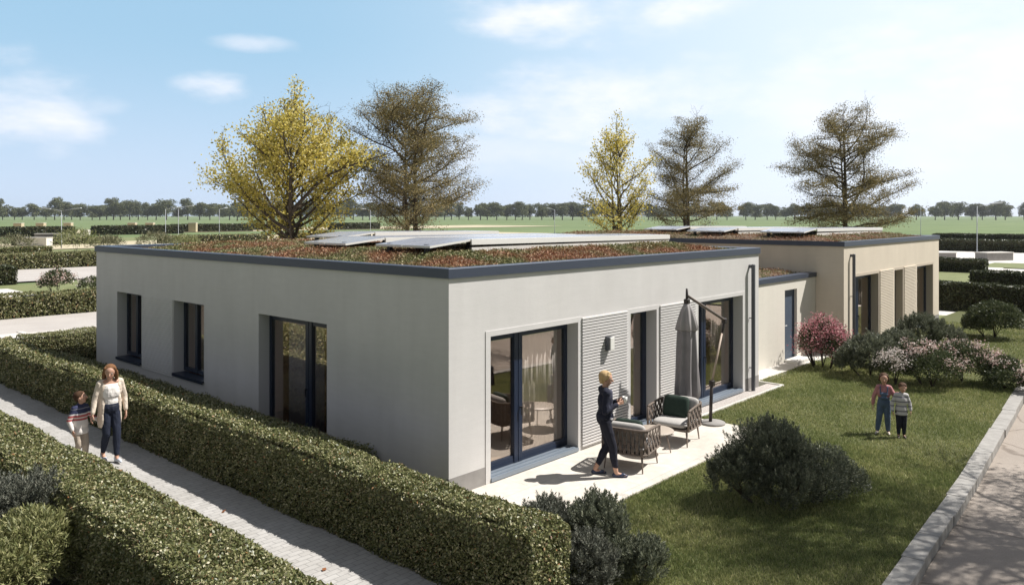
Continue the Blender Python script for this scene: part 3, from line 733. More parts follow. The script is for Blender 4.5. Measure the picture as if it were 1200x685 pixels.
def leaf_shrub(name, loc, lobes, n, label, leaf, lw=.05, flower=None, nf=0, fw=.03, fclump=40, shell=.5, group=None, cat='shrub', asp=.5, fup=.3):
    root = empty(name, loc, 0, label, cat, group)
    p, nr = dome_pts(n, lobes, shell); k = len(p)
    V = leaves(p, unit(nr*.6+rnd_dirs(k)*.7+np.array([0, 0, .3])), unit(nr+rnd_dirs(k)*.8), RNG.uniform(.6, 1.3, k)*lw, RNG.uniform(.7, 1.2, k)*lw*asp)
    V[:, :, 2] = np.maximum(V[:, :, 2], 0); obj('foliage', fast_mesh('foliage', V, 4, [leaf]), root)
    if flower:
        q, nq = dome_pts(max(1, nf//fclump), lobes, .93); sel = nq[:, 2] > -fup; q = q[sel]; nq = nq[sel]
        C = np.repeat(q, fclump, 0)+RNG.normal(size=(len(q)*fclump, 3))*np.array([.075, .075, .06])*(fw/.03)**.5
        m = len(C); VV = leaves(C, rnd_dirs(m), rnd_dirs(m), RNG.uniform(.6, 1.2, m)*fw, RNG.uniform(.5, 1, m)*fw)
        obj('blossom', fast_mesh('blossom', VV, 4, [flower]), root)
    b = MB()
    for l in lobes:
        for s_ in range(5):
            a = random.uniform(0, 6.28); r_ = random.uniform(.1, .75)
            b.tube([(l[0]*.6, l[1]*.6, 0), (l[0]+.4*r_*l[3]*math.cos(a), l[1]+.4*r_*l[4]*math.sin(a), l[2]*.6+.02), (l[0]+r_*l[3]*math.cos(a), l[1]+r_*l[4]*math.sin(a), l[2]+l[5]*.5)], [.016, .011, .004], 5)
    b.build('stem', M['bark'], root); return root

# foreground, centre bottom (three low conifers by the hedge end)
brush_shrub('conifer_shrub', (-.36, -3.0, 0), [(0, 0, .38, .38, .40, .44), (.18, .22, .34, .30, .30, .36), (-.15, -.2, .25, .3, .3, .3)], 480, 60, 'tallest dark conifer shrub at the bottom centre by the terrace', M['yew'])
brush_shrub('conifer_shrub', (-.62, -2.42, 0), [(0, .0, .34, .36, .36, .38), (-.30, -.1, .34, .30, .3, .36)], 380, 56, 'dusty green conifer shrub squeezed between hedge end and terrace', M['rosemary'])
brush_shrub('conifer_shrub', (-.26, -3.56, 0), [(0, 0, .16, .30, .28, .26)], 160, 60, 'smallest low conifer shrub at the bottom centre on the lawn edge', M['yew'])
brush_shrub('conifer_shrub', (-.92, -3.22, 0), [(0, 0, .24, .34, .36, .34)], 260, 60, 'low dark conifer shrub at the foot of the rounded hedge end', M['rosemary'])
# big pair on the lawn
brush_shrub('conifer_shrub', (3.12, -3.62, 0), [(0, .05, .52, .58, .62, .64), (-.45, .35, .36, .38, .4, .42), (.35, -.1, .45, .4, .4, .5), (-.1, -.35, .3, .5, .4, .38)], 1300, 56, 'large dark conifer shrub in the middle of the lawn', M['yew'], tl=.23, tr=.034)
leaf_shrub('round_shrub', (3.86, -4.12, 0), [(0, 0, .36, .52, .48, .44), (.3, -.25, .2, .34, .34, .30), (-.4, -.1, .28, .4, .4, .34)], 14000, 'softer rounded shrub leaning on the large dark conifer on the lawn', M['yew'], .045, asp=.32)
# left bed
leaf_shrub('olive_shrub', (-5.2, 1.30, 0), [(0, 0, .46, .56, .56, .50), (-.35, -.3, .4, .4, .4, .4)], 16000, 'round olive green shrub in the bottom left corner', M['olive'], .075, asp=.22)
brush_shrub('grey_shrub', (-4.93, 2.15, 0), [(0, 0, .62, .42, .48, .46), (-.25, .5, .52, .42, .42, .42)], 560, 56, 'grey green needle shrub behind the round olive shrub', M['rosemary'])
brush_shrub('grey_shrub', (-5.45, 2.3, 0), [(0, 0, .55, .42, .42, .42)], 240, 56, 'grey green needle shrub cut off by the left picture edge', M['rosemary'])
# by the second house
leaf_shrub('red_shrub', (14.1, -.22, 0), [(0, 0, .76, .46, .46, .68), (-.36, .26, .68, .32, .30, .54), (.34, -.26, .66, .32, .32, .57), (.12, .40, .58, .34, .30, .52), (-.12, -.38, .54, .34, .32, .50)], 9000, 'tall magenta leaved shrub by the garage door', M['bushgreen'], .06, M['magenta'], 6500, .05, 16, asp=.45, fup=.2)
D_ = [((13.75, -1.6, 0), [(0, 0, .50, .85, .7, .55), (-.4, .35, .36, .4, .4, .38)], 'dark shrub between the magenta shrub and the pink roses'),
      ((15.6, -1.75, 0), [(0, 0, .45, .8, .6, .5)], 'dark spreading shrub behind the pink roses, below the tan ribbed panel'),
      ((17.35, -1.9, 0), [(0, 0, .66, .75, .75, .66), (.5, -.55, .5, .55, .55, .5), (-.55, .4, .45, .5, .5, .45)], 'tallest dark shrub in front of the farthest tan bungalow windows')]
for lc, lb, la in D_: brush_shrub('dark_shrub', lc, lb, 620, 44, la, M['yew'], .08, .018, .2, .045)
leaf_shrub('rose_bush', (13.35, -3.2, 0), [(0, 0, .46, .8, .65, .5), (.35, .5, .62, .55, .5, .5)], 12000, 'pink rose bush directly behind the two children', M['bushgreen'], .06, M['pink'], 2000, .045, 70, fup=-.05)
leaf_shrub('rose_bush', (14.5, -3.6, 0), [(0, 0, .5, .7, .75, .52), (.3, -.8, .36, .6, .5, .4)], 12000, 'pink rose bush with the broadest blooms, right of the children', M['bushgreen'], .06, M['pink'], 2900, .045, 70, fup=-.05)
leaf_shrub('rose_bush', (13.0, -2.45, 0), [(0, 0, .42, .4, .38, .42)], 3000, 'small whitish rose bush left of the pink ones', M['bushgreen'], .055, M['blush'], 1300, .045, 60, fup=-.1)
leaf_shrub('low_shrub', (14.35, -4.55, 0), [(0, 0, .22, .55, .5, .3)], 4000, 'low green shrub at the kerb beside the roses', M['bushgreen'], .06)
leaf_shrub('rose_bush', (13.95, -5.12, 0), [(.25, -.1, .3, .4, .3, .34)], 1800, 'pink rose hanging over the kerb at the right picture edge', M['bushgreen'], .055, M['pink'], 1300, .045, 34, fup=.1)
leaf_shrub('round_bush', (23.4, -2.6, 0), [(0, 0, .62, .95, .9, .66), (.2, .55, .4, .6, .5, .45)], 14000, 'big round green bush on the lawn right of the tan bungalow', M['bushgreen'], .10, asp=.35)
leaf_shrub('round_bush', (23.9, -4.4, 0), [(0, 0, .45, .8, .75, .5)], 5000, 'lower round bush at the right picture edge beside the big round one', M['bushgreen'], .10, asp=.35)
# left background
leaf_shrub('flowering_shrub', (7.5, 39.0, -.05), [(0, 0, .72, .80, .7, .66), (-.4, .3, .55, .5, .5, .5)], 2400, 'tall pink flowering shrub on the lawn behind the street', M['bushgreen'], .13, M['pink'], 800, .08, 26)
leaf_shrub('flowering_shrub', (8.9, 38.0, -.05), [(0, 0, .45, .75, .7, .46), (.8, -.6, .45, .7, .6, .46)], 2400, 'whitish flowering shrub right of the tall pink one', M['bushgreen'], .13, M['blush'], 700, .08, 26)
leaf_shrub('low_shrub', (11.6, 35.6, -.05), [(0, 0, .35, .9, .8, .45)], 900, 'low reddish shrub by the grey bungalow edge behind the street', M['bushgreen'], .16, M['magenta'], 260, .14, 10)
for i, (x, y, h_, s_) in enumerate([(8, 88, 1.9, 2.6), (14, 90, 1.6, 2.4), (20.5, 92, 2.2, 3.0), (25.5, 88, 2.9, 3.4), (29.5, 90, 2.0, 3.0), (33.5, 86, 2.4, 3.0), (38, 88, 1.9, 2.6), (2, 90, 2.0, 3)]):
    leaf_shrub('ornamental_grass', (x, y, -.05), [(0, 0, h_*.45, s_*.75, s_*.75, h_*.55)], 900, 'bushy clump of pale ornamental grass in the row beyond the hedges', M['plume'] if i % 3 else M['olive'], .5, asp=.14, group='clumps of ornamental grass', cat='ornamental grass')
leaf_shrub('low_shrub', (1.0, 16.6, -.04), [(0, 0, .2, .3, .3, .24)], 700, 'small brown shrub peeping out behind the far house corner', M['plume'], .06)

def low_planting():
    n = 60000; y = RNG.uniform(1.35, 14.6, n); x = RNG.uniform(-1.26, -.06, n)
    h = np.interp(x, [-1.26, -.9, -.06], [.68, .66, .38])+.07*wav(x*2, y*1.5, 1.2)+RNG.normal(size=n)*.035
    h *= np.clip((y-1.2)/.5, .2, 1)
    p = np.stack([x, y, h], 1); V = leaves(p, unit(rnd_dirs(n)+np.array([0, 0, .4])), unit(rnd_dirs(n)+np.array([0, 0, 1])), RNG.uniform(.03, .06, n), RNG.uniform(.018, .034, n))
    c = MB(); c.box(-1.2, -.12, 1.55, 14.5, -.1, .30)
    o = obj('ground_cover', with_core('ground_cover', V, [M['hedge'], M['twig']], c)); tag(o, 'low shaded ground cover between hedge and grey side wall', 'ground cover', kind='stuff')
low_planting()
# ------------------------------------------------------------------ lawn
def lawn_blades():
    n = 330000
    x = np.concatenate([RNG.uniform(-1, 7, n*5//8), RNG.uniform(7, 15, n*2//8), RNG.uniform(15, 27, n//8)]); y = RNG.uniform(-6.1, .85, len(x))
    ky = np.interp(x, [p[0] for p in KERB], [p[1] for p in KERB])
    ok = (y > ky+.0) & (x > -.98)
    ok &= ~((x > .10) & (x < 6.73) & (y > -1.96)); ok &= ~((x >= 6.7) & (x < 11.06) & (y > -.42)); ok &= ~((x >= 11.06) & (x < 16.36) & (y > .29)); ok &= ~((x >= 16.3) & (y > -.02)); ok &= ~((x < .2) & (y > -.02))
    ok &= ~((x < .12) & (y > -2.2) & (RNG.random(len(x)) < .5))
    x = x[ok]; y = y[ok]; n = len(x)
    sc = np.interp(x, [0, 8, 25], [1, 1.15, 1.6]); h = RNG.uniform(.022, .055, n)*sc*(1+.25*wav(x, y, .8)); wd = RNG.uniform(.004, .0085, n)*sc
    a = RNG.uniform(0, 2*math.pi, n); la = RNG.uniform(0, 2*math.pi, n); le = RNG.uniform(.1, .8, n)*h
    sxy = np.stack([np.cos(a), np.sin(a), np.zeros(n)], 1)*wd[:, None]
    b = np.stack([x, y, np.zeros(n)], 1); t = b+np.stack([np.cos(la)*le, np.sin(la)*le, h], 1)
    V = np.stack([b-sxy, b+sxy, t], 1)
    o = obj('lawn_grass', fast_mesh('lawn_grass', V, 3, [M['grass']])); tag(o, 'short green lawn grass between terrace and kerb', 'grass', kind='stuff')
lawn_blades()

# ------------------------------------------------------------------ trees
def tree(name, loc, Ht, prof, label, kind, seed, lean=0, nprim=70, nleaf=60, twin=True, group=None):
    rs = random.Random(seed); root = empty(name, loc, rs.uniform(0, 6), label, 'tree', group)
    rz = [p[0] for p in prof]; rr = [p[1] for p in prof]
    rad = lambda z: float(np.interp(z, rz, rr)); asym = lambda a: 1+.13*math.sin(2*a+seed)+.10*math.sin(3*a+seed*1.7)
    wood = MB(); trunk = MB(); pts = []; axs = []
    stems_ = [[(0, 0, 0)]]
    K = 9
    def mk(off_, top, r0, dx, dy):
        P = []; 
        for i in range(K+1):
            t = i/K; P.append(Vector((off_[0]+dx*t*top+.10*math.sin(t*7+seed)*t, off_[1]+dy*t*top+.10*math.cos(t*6+seed)*t, top*t)))
        return P, [max(.012, r0*(1-t/K)**.85) for t in range(K+1)]
    trunks = [mk((0, 0), Ht*.97, .135 if kind == 'y' else .19, .0, .0)]
    if twin: trunks.append(mk((.32, .1), Ht*.84, .11 if kind == 'y' else .15, .035, -.02))
    if kind == 'y': trunks.append(mk((-.5, .3), Ht*.74, .08, -.05, .03))
    for P, r_ in trunks: trunk.tube(P, r_, 7)
    def on(P, z):
        for a, b in zip(P, P[1:]):
            if a.z <= z <= b.z: return a.lerp(b, (z-a.z)/max(1e-6, b.z-a.z))
        return P[-1]
    def branch(p0, d, ln, r0, lev, up):
        n = 6 if lev == 0 else 4; p = p0.copy(); d = d.normalized(); P = [p.copy()]
        for i in range(n):
            gz = .24 if kind == 'b' else .15; d = (d+Vector((rs.gauss(0, gz), rs.gauss(0, gz), rs.gauss(0, gz*.6)+up/n))).normalized(); p = p+d*ln/n; P.append(p.copy())
        if r0 > .007: wood.tube(P, [max(.004, r0*(.72 if kind == 'b' else .9)*(1-.85*i/n)) for i in range(n+1)], 5 if lev == 0 else 3, cap=False)
        return P, d
    n_l = 0
    for i in range(nprim):
        tr_, r_ = trunks[i % len(trunks)]
        u = (i+rs.random())/nprim; z = Ht*(.25+.71*u) if kind == 'b' else Ht*(.19+.76*u**1.1)
        z = min(z, tr_[-1].z*.97)
        az_ = i*2.399+rs.uniform(-.5, .5)
        if kind == 'b': rise = rs.uniform(-.05, .75) + .5*u*u
        else: rise = rs.uniform(.30, .85)+.75*u
        zt_ = z; R0 = rad(z)
        for _ in range(3): R0 = rad(min(Ht, z+R0*rise*.55))
        ln = R0*asym(az_)*(rs.uniform(.5, 1.12) if kind == 'b' else rs.uniform(.72, 1.1))*math.sqrt(1+rise*rise*.4)
        if ln < .25: ln = .25
        p0 = on(tr_, z); d = Vector((math.cos(az_), math.sin(az_), rise))
        P, _ = branch(p0, d, ln, .018+.016*ln, 0, rs.uniform(-.12, .10) if kind == 'b' else .25)
        nsec = max(3, int(ln*(4.2 if kind == 'b' else 3.6)))
        for j in range(nsec):
            t = .22+.78*(j+rs.random()*.8)/nsec; t = min(.999, t); s_ = t*(len(P)-1); k = int(s_); q = P[k].lerp(P[min(k+1, len(P)-1)], s_-k)
            bd = (P[min(k+1, len(P)-1)]-P[k]).normalized(); side = bd.cross(Vector((0, 0, 1))); side = side.normalized() if side.length > .01 else Vector((1, 0, 0))
            dd_ = bd*.75+side*(1 if j % 2 else -1)*rs.uniform(.5, 1.0)+Vector((0, 0, rs.uniform(-.05, .25) if kind == 'b' else rs.uniform(.05, .55)))
            l2 = max(.3, ln*.36*(1.15-t*.65)*rs.uniform(.7, 1.25)); Q, _ = branch(q, dd_, l2, .006+.011*l2, 1, .1)
            nt_ = max(2, int(l2*(3.9 if kind == 'b' else 3.6)))
            for a in range(nt_):
                t2 = .25+.75*(a+rs.random())/nt_; s2 = min(.999, t2)*(len(Q)-1); k2 = int(s2); e = Q[k2].lerp(Q[min(k2+1, len(Q)-1)], s2-k2)
                td = Vector((rs.gauss(0, 1), rs.gauss(0, 1), rs.gauss(.15, .35) if kind == 'b' else rs.gauss(.5, .6))).normalized(); l3 = rs.uniform(.14, .34)
                wood.tube([e, e+td*l3], [.007, .003], 3, cap=False)
                pts.append((e+td*l3*.75, td)); 
    C = np.array([tuple(p) for p, _ in pts]); A = np.array([tuple(d) for _, d in pts])
    per = nleaf; Cn = np.repeat(C, per, 0); n = len(Cn)
    if kind == 'b': sp = np.array([.22, .22, .13]); lw_ = .088; asp = .6
    else: sp = np.array([.22, .22, .16]); lw_ = .135; asp = .85
    Cn = Cn+RNG.normal(size=(n, 3))*sp
    # keep inside the measured outline, with ragged edge
    rr_ = np.hypot(Cn[:, 0], Cn[:, 1]); aa = np.arctan2(Cn[:, 1], Cn[:, 0]); lim = np.interp(Cn[:, 2], rz, rr)*(1.05+.13*np.sin(2*aa+seed)+.10*np.sin(3*aa+seed*1.7))*(1+.14*wav(Cn[:, 2]*1.1, aa*2.0, 1.0, seed))*(RNG.uniform(.8, 1.35, n) if kind == 'b' else RNG.uniform(1.0, 1.5, n))+.15; ok = (rr_ < lim) & (Cn[:, 2] < Ht*1.01)
    Cn = Cn[ok]; n = len(Cn)
    V = leaves(Cn, unit(rnd_dirs(n)+np.array([0, 0, -.3])), unit(rnd_dirs(n)+np.array([0, 0, .7])), RNG.uniform(.6, 1.3, n)*lw_, RNG.uniform(.6, 1.1, n)*lw_*asp)
    trunk.build('trunk', M['bark'], root); wood.build('branches', M['bark'], root)
    obj('crown', fast_mesh('crown', V, 4, [M['yleaf'] if kind == 'y' else M['bleaf']]), root)
    return root
def gpos(px, d):   # ground position at a picture column and depth, used once to lay the trees out
    r = (px-600)/933.33*d; dx, dy = r+.945, d-11.91
    return (dx*.6703+dy*.7421, -dx*.7421+dy*.6703, 0)
tree('maple_tree', gpos(343, 40), 11.3, [(0, 1.4), (2.6, 2.8), (3.4, 3.7), (4.3, 4.6), (5.6, 5.1), (6.8, 4.7), (7.6, 3.8), (8.6, 2.6), (9.6, 1.3), (10.4, .6), (11.3, .15)], 'largest yellow maple, left of a russet tree behind the grey bungalow', 'y', 3, nprim=62, nleaf=12)
tree('larch_tree', gpos(487, 43), 11.5, [(0, 1), (2.9, 1.8), (3.5, 2.8), (4.3, 3.6), (5.2, 4.3), (6.6, 4.5), (8, 4.2), (9.7, 3.5), (10.6, 2.5), (11.4, 1.0)], 'russet brown tree right of the largest yellow maple', 'b', 11, nprim=74, nleaf=27)
tree('maple_tree', gpos(724, 52), 11.1, [(0, 1), (2.6, 2.0), (3.6, 2.8), (5.4, 3.2), (7.2, 2.7), (8.8, 1.8), (10, .8), (11.1, .12)], 'narrower yellow maple standing between the two roofs', 'y', 8, nprim=40, nleaf=11)
tree('larch_tree', gpos(806, 55), 11.0, [(0, 1), (3.1, 2.6), (4.3, 3.4), (6.0, 3.9), (8, 3.6), (9.6, 2.7), (10.9, 1.1)], 'russet brown tree right of the narrower yellow maple', 'b', 21, nprim=60, nleaf=26)
tree('larch_tree', gpos(990, 50), 11.3, [(0, 1), (2.8, 2.2), (3.6, 3.2), (4.4, 3.7), (6, 4.2), (7.4, 4.0), (9, 3.1), (10.4, 1.9), (11.2, .8)], 'solitary russet brown tree behind the tan bungalow', 'b', 35, nprim=74, nleaf=27)
# street trees right of the picture, their shade falls on road and lawn
tree('street_tree', (9.0, -10.6, -.12), 14.0, [(0, .3), (2.8, .6), (4.0, 2.8), (6.5, 3.9), (9, 4.4), (11.5, 4.2), (13.3, 2.2), (14, .3)], 'tall street tree across the road, shading the lower lawn', 'b', 5, nprim=50, nleaf=20, twin=False)
tree('street_tree', (12.6, -11.4, -.12), 9.0, [(0, .3), (3.2, .5), (3.9, 2.0), (5.5, 2.6), (7.5, 2.3), (8.6, 1.0), (9, .3)], 'shorter street tree across the road, shading the asphalt', 'b', 6, nprim=44, nleaf=24, twin=False)

# far treeline: four kinds, copied
protos = []
for k in range(5):
    t = empty('field_tree', (0, 0, -.1)); rs_ = 8.6+1.0*(k % 3); ht = 17.5+1.5*(k % 4)
    lob = [(RNG.uniform(-4, 4), RNG.uniform(-4, 4), RNG.uniform(.17, .76)*ht, rs_*RNG.uniform(.34, .58), rs_*RNG.uniform(.34, .58), ht*RNG.uniform(.15, .24)) for _ in range(22)]
    p, nr = dome_pts(3200, lob, .45); n = len(p); V = leaves(p, rnd_dirs(n), unit(nr+rnd_dirs(n)*.7), RNG.uniform(.7, 1.5, n)*1.1, RNG.uniform(.6, 1.2, n)*.9)
    obj('crown', fast_mesh('crown', V, 4, [M['fleaf']]), t)
    b = MB(); b.tube([(0, 0, 0), (.1, 0, ht*.25), (0, .2, ht*.55)], [.55, .42, .22], 7)
    for a in range(4): b.tube([(0, 0, ht*.15), (1.5*math.cos(a*1.6), 1.5*math.sin(a*1.6), ht*.42)], [.25, .12], 5)
    b.build('trunk', M['bark'], t); protos.append(t)
px = -40; i = 0
while px < 1245:
    d = 735+random.uniform(-18, 18); loc = gpos(px, d)
    if i < 5: t = protos[i]
    else:
        src = protos[random.randrange(5)]; t = src.copy(); col.objects.link(t)
        for ch in src.children: c = ch.copy(); c.parent = t; col.objects.link(c)
    s_ = random.uniform(.76, 1.02)*(1.0 if px < 700 else .98); t.location = (loc[0], loc[1], -.1); t.scale = (s_*random.uniform(.9, 1.15), s_*random.uniform(.9, 1.15), s_); t.rotation_euler.z = random.uniform(0, 6.28)
    tag(t, 'dark green tree in the distant row along the far field edge', 'tree', 'trees along the far field edge')
    px += random.choice([8, 9, 10, 11, 12, 14]) if px < 620 else random.choice([10, 11, 12, 14, 16, 22]); i += 1

# ------------------------------------------------------------------ street lamps, far walls
M['lamp'] = mat('lamp_grey', (.40, .42, .45), .5)
def lamp(px, d, h_, arms, yaw, label, group=None):
    t = empty('street_lamp', tuple(gpos(px, d)[:2])+(-.05,), yaw, label, 'street lamp', group)
    r = max(.05, .00032*d); b = MB(); b.tube([(0, 0, 0), (0, 0, .9), (0, 0, .95), (0, 0, h_)], [r*1.4, r*1.35, r, r*.7], 8); b.build('pole', M['lamp'], t)
    for s_ in arms:
        b = MB(); b.tube([(0, 0, h_-.05), (s_*.9, 0, h_+.12), (s_*1.5, 0, h_+.2)], [r*.6, r*.5, r*.5], 6); a = b.build('arm', M['lamp'], t)
        b = MB(); m4 = Matrix.Translation((s_*2.0, 0, h_+.26)) @ Matrix.Rotation(-s_*.1, 4, 'Y'); b.bbox(-.6, .6, -.16, .16, -.06, .07, .03, mat=m4); b.build('lamp_head', M['lamp'], a)
CY = -math.atan2(.7421, .6703)     # turns the arms across the view
lamp(72, 104, 4.9, (-1, 1), CY, 'street lamp with two arms at the far left')
lamp(194, 128, 5.3, (1,), CY+.5, 'thinner single street lamp left of the yellow maple, leftmost of a close pair')
lamp(209, 137, 5.6, (1,), CY, 'single arm street lamp left of the yellow maple, right one of a close pair')
lamp(257, 172, 5.6, (1,), CY+1.2, 'faint single street lamp at the left edge of the yellow maple crown')
lamp(434, 172, 5.4, (-1,), CY+.9, 'faint street lamp seen between the yellow maple and the russet tree')
lamp(650, 172, 5.5, (-1,), CY+.8, 'small street lamp left of the narrower yellow maple')
lamp(805, 150, 6.6, (-1,), CY+.2, 'street lamp left of the trunk of the russet tree beside the narrower maple')
lamp(832, 140, 6.5, (-1,), CY-.3, 'street lamp right of the trunk of the russet tree beside the narrower maple')
lamp(1079, 147, 5.7, (1,), CY+1.0, 'thin street lamp right of the solitary russet tree')
lamp(1145, 78, 5.2, (1,), CY+.1, 'taller white street lamp by the footpath at the right')
def lowwall(name, px, py, d, ln, h_, dep, yaw, m, label, cat='wall'):
    x, y, _ = gpos(px, d); t = empty(name, (x, y, -.05), yaw, label, cat)
    b = MB(); b.bbox(-ln/2, ln/2, -dep/2, dep/2, 0, h_, .03); b.build('body', m, t)
    b = MB(); b.bbox(-ln/2-.04, ln/2+.04, -dep/2-.04, dep/2+.04, h_+.002, h_+.09, .02); b.build('coping', M['concrete'], t); return t
lowwall('low_wall', 62, 280, 118, 4.6, 1.5, 1.2, CY+.2, M['plinth'], 'short grey low wall beneath the double street lamp')
lowwall('low_wall', 40, 283, 112, 5.0, 1.1, 1.2, CY-.2, M['whiteplain'], 'white low wall left of the short grey one')
lowwall('low_wall', 100, 277, 125, 1.2, 1.9, .8, CY, M['whiteplain'], 'pale gate pier right of the double street lamp', 'pier')
lowwall('low_wall', 1165, 302, 76, 3.2, .7, 1.4, CY+.3, M['plinth'], 'grey low wall at the foot of the taller street lamp')
lowwall('low_wall', 1104, 299, 80, 2.2, .5, 1.2, CY, M['plinth'], 'small dark low wall beside the tan bungalow end')
for px, d in ((48, 200), (80, 205), (155, 205), (176, 205), (226, 205), (22, 195)):
    lowwall('gate_post', px, 270, d, 2.0, 2.3, 1.2, CY, M['sand'], 'sand coloured pier between the far hedge segments', 'pier')['group'] = 'piers between the far hedges'

# ------------------------------------------------------------------ terrace furniture
M['rope'] = noisy('taupe_rope', (.125, .098, .08), (.195, .155, .128), 30, .85, .4, 120)
M['cushion'] = noisy('light_upholstery', (.42, .40, .38), (.49, .47, .445), 30, .95, .2, 200)
M['greencush'] = noisy('dark_green_velvet', (.014, .030, .021), (.022, .042, .030), 20, .8)
M['tauperleg'] = mat('taupe_powdercoat', (.23, .185, .155), .5)
M['tabletop'] = mat('taupe_table', (.42, .36, .30), .45)
def pillow(name, sx_, sy_, sz_, m, parent=None, mat4=None, pw=3.2, **k):
    """soft superellipsoid cushion, thickness sy"""
    b = MB(); n = 22; L_ = 12; vs = []; fs = []
    f = lambda c, e: math.copysign(abs(c)**e, c)
    for i in range(L_+1):
        th = -math.pi/2+math.pi*i/L_
        for j in range(n):
            ph = 2*math.pi*j/n
            v = Vector((f(math.cos(th), .55)*f(math.cos(ph), .32)*sx_/2, f(math.sin(th), .9)*sy_/2, f(math.cos(th), .55)*f(math.sin(ph), .32)*sz_/2))
            vs.append(mat4 @ v if mat4 is not None else v)
    for i in range(L_):
        for j in range(n): fs.append((i*n+j, i*n+(j+1) % n, (i+1)*n+(j+1) % n, (i+1)*n+j))
    b.add(vs, fs, 0, True); return b.build(name, m, parent, **k)
def armchair(x, y, rz, label, pil_label):
    t = empty('armchair', (x, y, .028), rz, label, 'armchair')     # seat opens towards +X
    W_, Dp, r = .40, .36, .15                                        # half width, half depth
    path = [(Dp+.02, -W_)]
    for a in range(0, 91, 15): path.append((-Dp+r-r*math.sin(R(a)), -W_+r-r*math.cos(R(a))))
    for a in range(0, 91, 15): path.append((-Dp+r-r*math.cos(R(a)), W_-r+r*math.sin(R(a))))
    path.append((Dp+.02, W_))
    # resample
    P = [Vector((p[0], p[1], 0)) for p in path]; seg = [(b-a).length for a, b in zip(P, P[1:])]; tot = sum(seg)
    def at(s):
        for a, b, l in zip(P, P[1:], seg):
            if s <= l or b is P[-1]: return a.lerp(b, min(1, s/max(l, 1e-6))), (b-a).normalized()
            s -= l
    top = lambda s: .70-.05*abs(2*s/tot-1)**3
    bot = .30
    fr = MB(); ns = 40
    fr.tube([at(tot*i/ns)[0]+Vector((0, 0, top(tot*i/ns))) for i in range(ns+1)], .022, 8)
    fr.tube([at(tot*i/ns)[0]+Vector((0, 0, bot)) for i in range(ns+1)], .018, 8)
    for s in (0.0001, tot-.0001): p, _ = at(s); fr.tube([p+Vector((0, 0, bot)), p+Vector((0, 0, top(s)))], .019, 8)
    fr.bbox(-Dp+.03, Dp+.02, -W_+.03, W_-.03, .27, .31, .01); fr.build('frame', M['rope'], t)
    wv = MB(); nst = 30
    for i in range(nst):
        s0 = tot*(i+.12)/nst; s1 = tot*(i+.80)/nst
        for row in range(4):
            za = bot+.012+(row)*(.68-bot)/4.0; zb = bot+.012+(row+.96)*(.68-bot)/4.0
            o = .020 if (i+row) % 2 else -.004
            vs = []
            for s in (s0, s1):
                p, d = at(s); nrm = Vector((d.y, -d.x, 0)); k = (top(s)-.02-bot)/(.68-bot)
                for z, oo in ((bot+(za-bot)*k, o*.3), (bot+((za+zb)/2-bot)*k, o), (bot+(zb-bot)*k, o*.3)):
                    vs += [p+nrm*oo+Vector((0, 0, z)), p+nrm*(oo-.012)+Vector((0, 0, z))]
            wv.add(vs, [(0, 6, 8, 2), (2, 8, 10, 4), (1, 3, 9, 7), (3, 5, 11, 9), (0, 2, 3, 1), (2, 4, 5, 3), (6, 7, 9, 8), (8, 9, 11, 10), (4, 10, 11, 5), (0, 1, 7, 6)])
    wv.build('woven_back', M['rope'], t)
    for sx_, sy_ in ((Dp-.04, W_-.06), (Dp-.04, -W_+.06), (-Dp+.08, W_-.09), (-Dp+.08, -W_+.09)):
        q = MB(); q.tube([(sx_*1.12, sy_*1.08, 0), (sx_, sy_, .275)], [.011, .019], 8); q.build('leg', M['tauperleg'], t)
    pillow('seat_cushion', .70, .15, .70, M['cushion'], t, Matrix.Translation((.03, 0, .37)) @ Matrix.Rotation(R(90), 4, 'X'))
    for sy_ in (0,):
        pillow('back_cushion', .72, .17, .42, M['cushion'], t, Matrix.Translation((-Dp+.14, 0, .58)) @ Matrix.Rotation(R(-10), 4, 'Y') @ Matrix.Rotation(R(90), 4, 'Z'))
    c = empty('throw_pillow', (x, y, .028), rz, pil_label, 'cushion')
    pillow('pillow_cover', .50, .15, .40, M['greencush'], c, Matrix.Translation((-Dp+.30, -.02, .62)) @ Matrix.Rotation(R(-18), 4, 'Y') @ Matrix.Rotation(R(90), 4, 'Z'))
    return t
armchair(3.10, -1.15, R(14), 'woven armchair seen from behind, next to the standing woman', 'dark green cushion leaning in the armchair turned away from the camera')
armchair(4.98, -.93, R(188), 'woven armchair with open seat facing left, beside the parasol pole', 'dark green cushion on the armchair beside the parasol pole')
t = empty('coffee_table', (4.02, -1.06, .028), 0, 'low round taupe coffee table between the two armchairs', 'table')
b = MB(); b.lathe([(.10, .385), (.335, .385), (.345, .392), (.345, .402), (.335, .41), (.1, .41)], 40); b.build('table_top', M['tabletop'], t)
for a in range(3):
    an = a*2.094-.9; q = MB(); q.tube([(.29*math.cos(an), .29*math.sin(an), 0), (.20*math.cos(an), .20*math.sin(an), .386)], [.009, .014], 8); q.build('leg', M['tauperleg'], t)
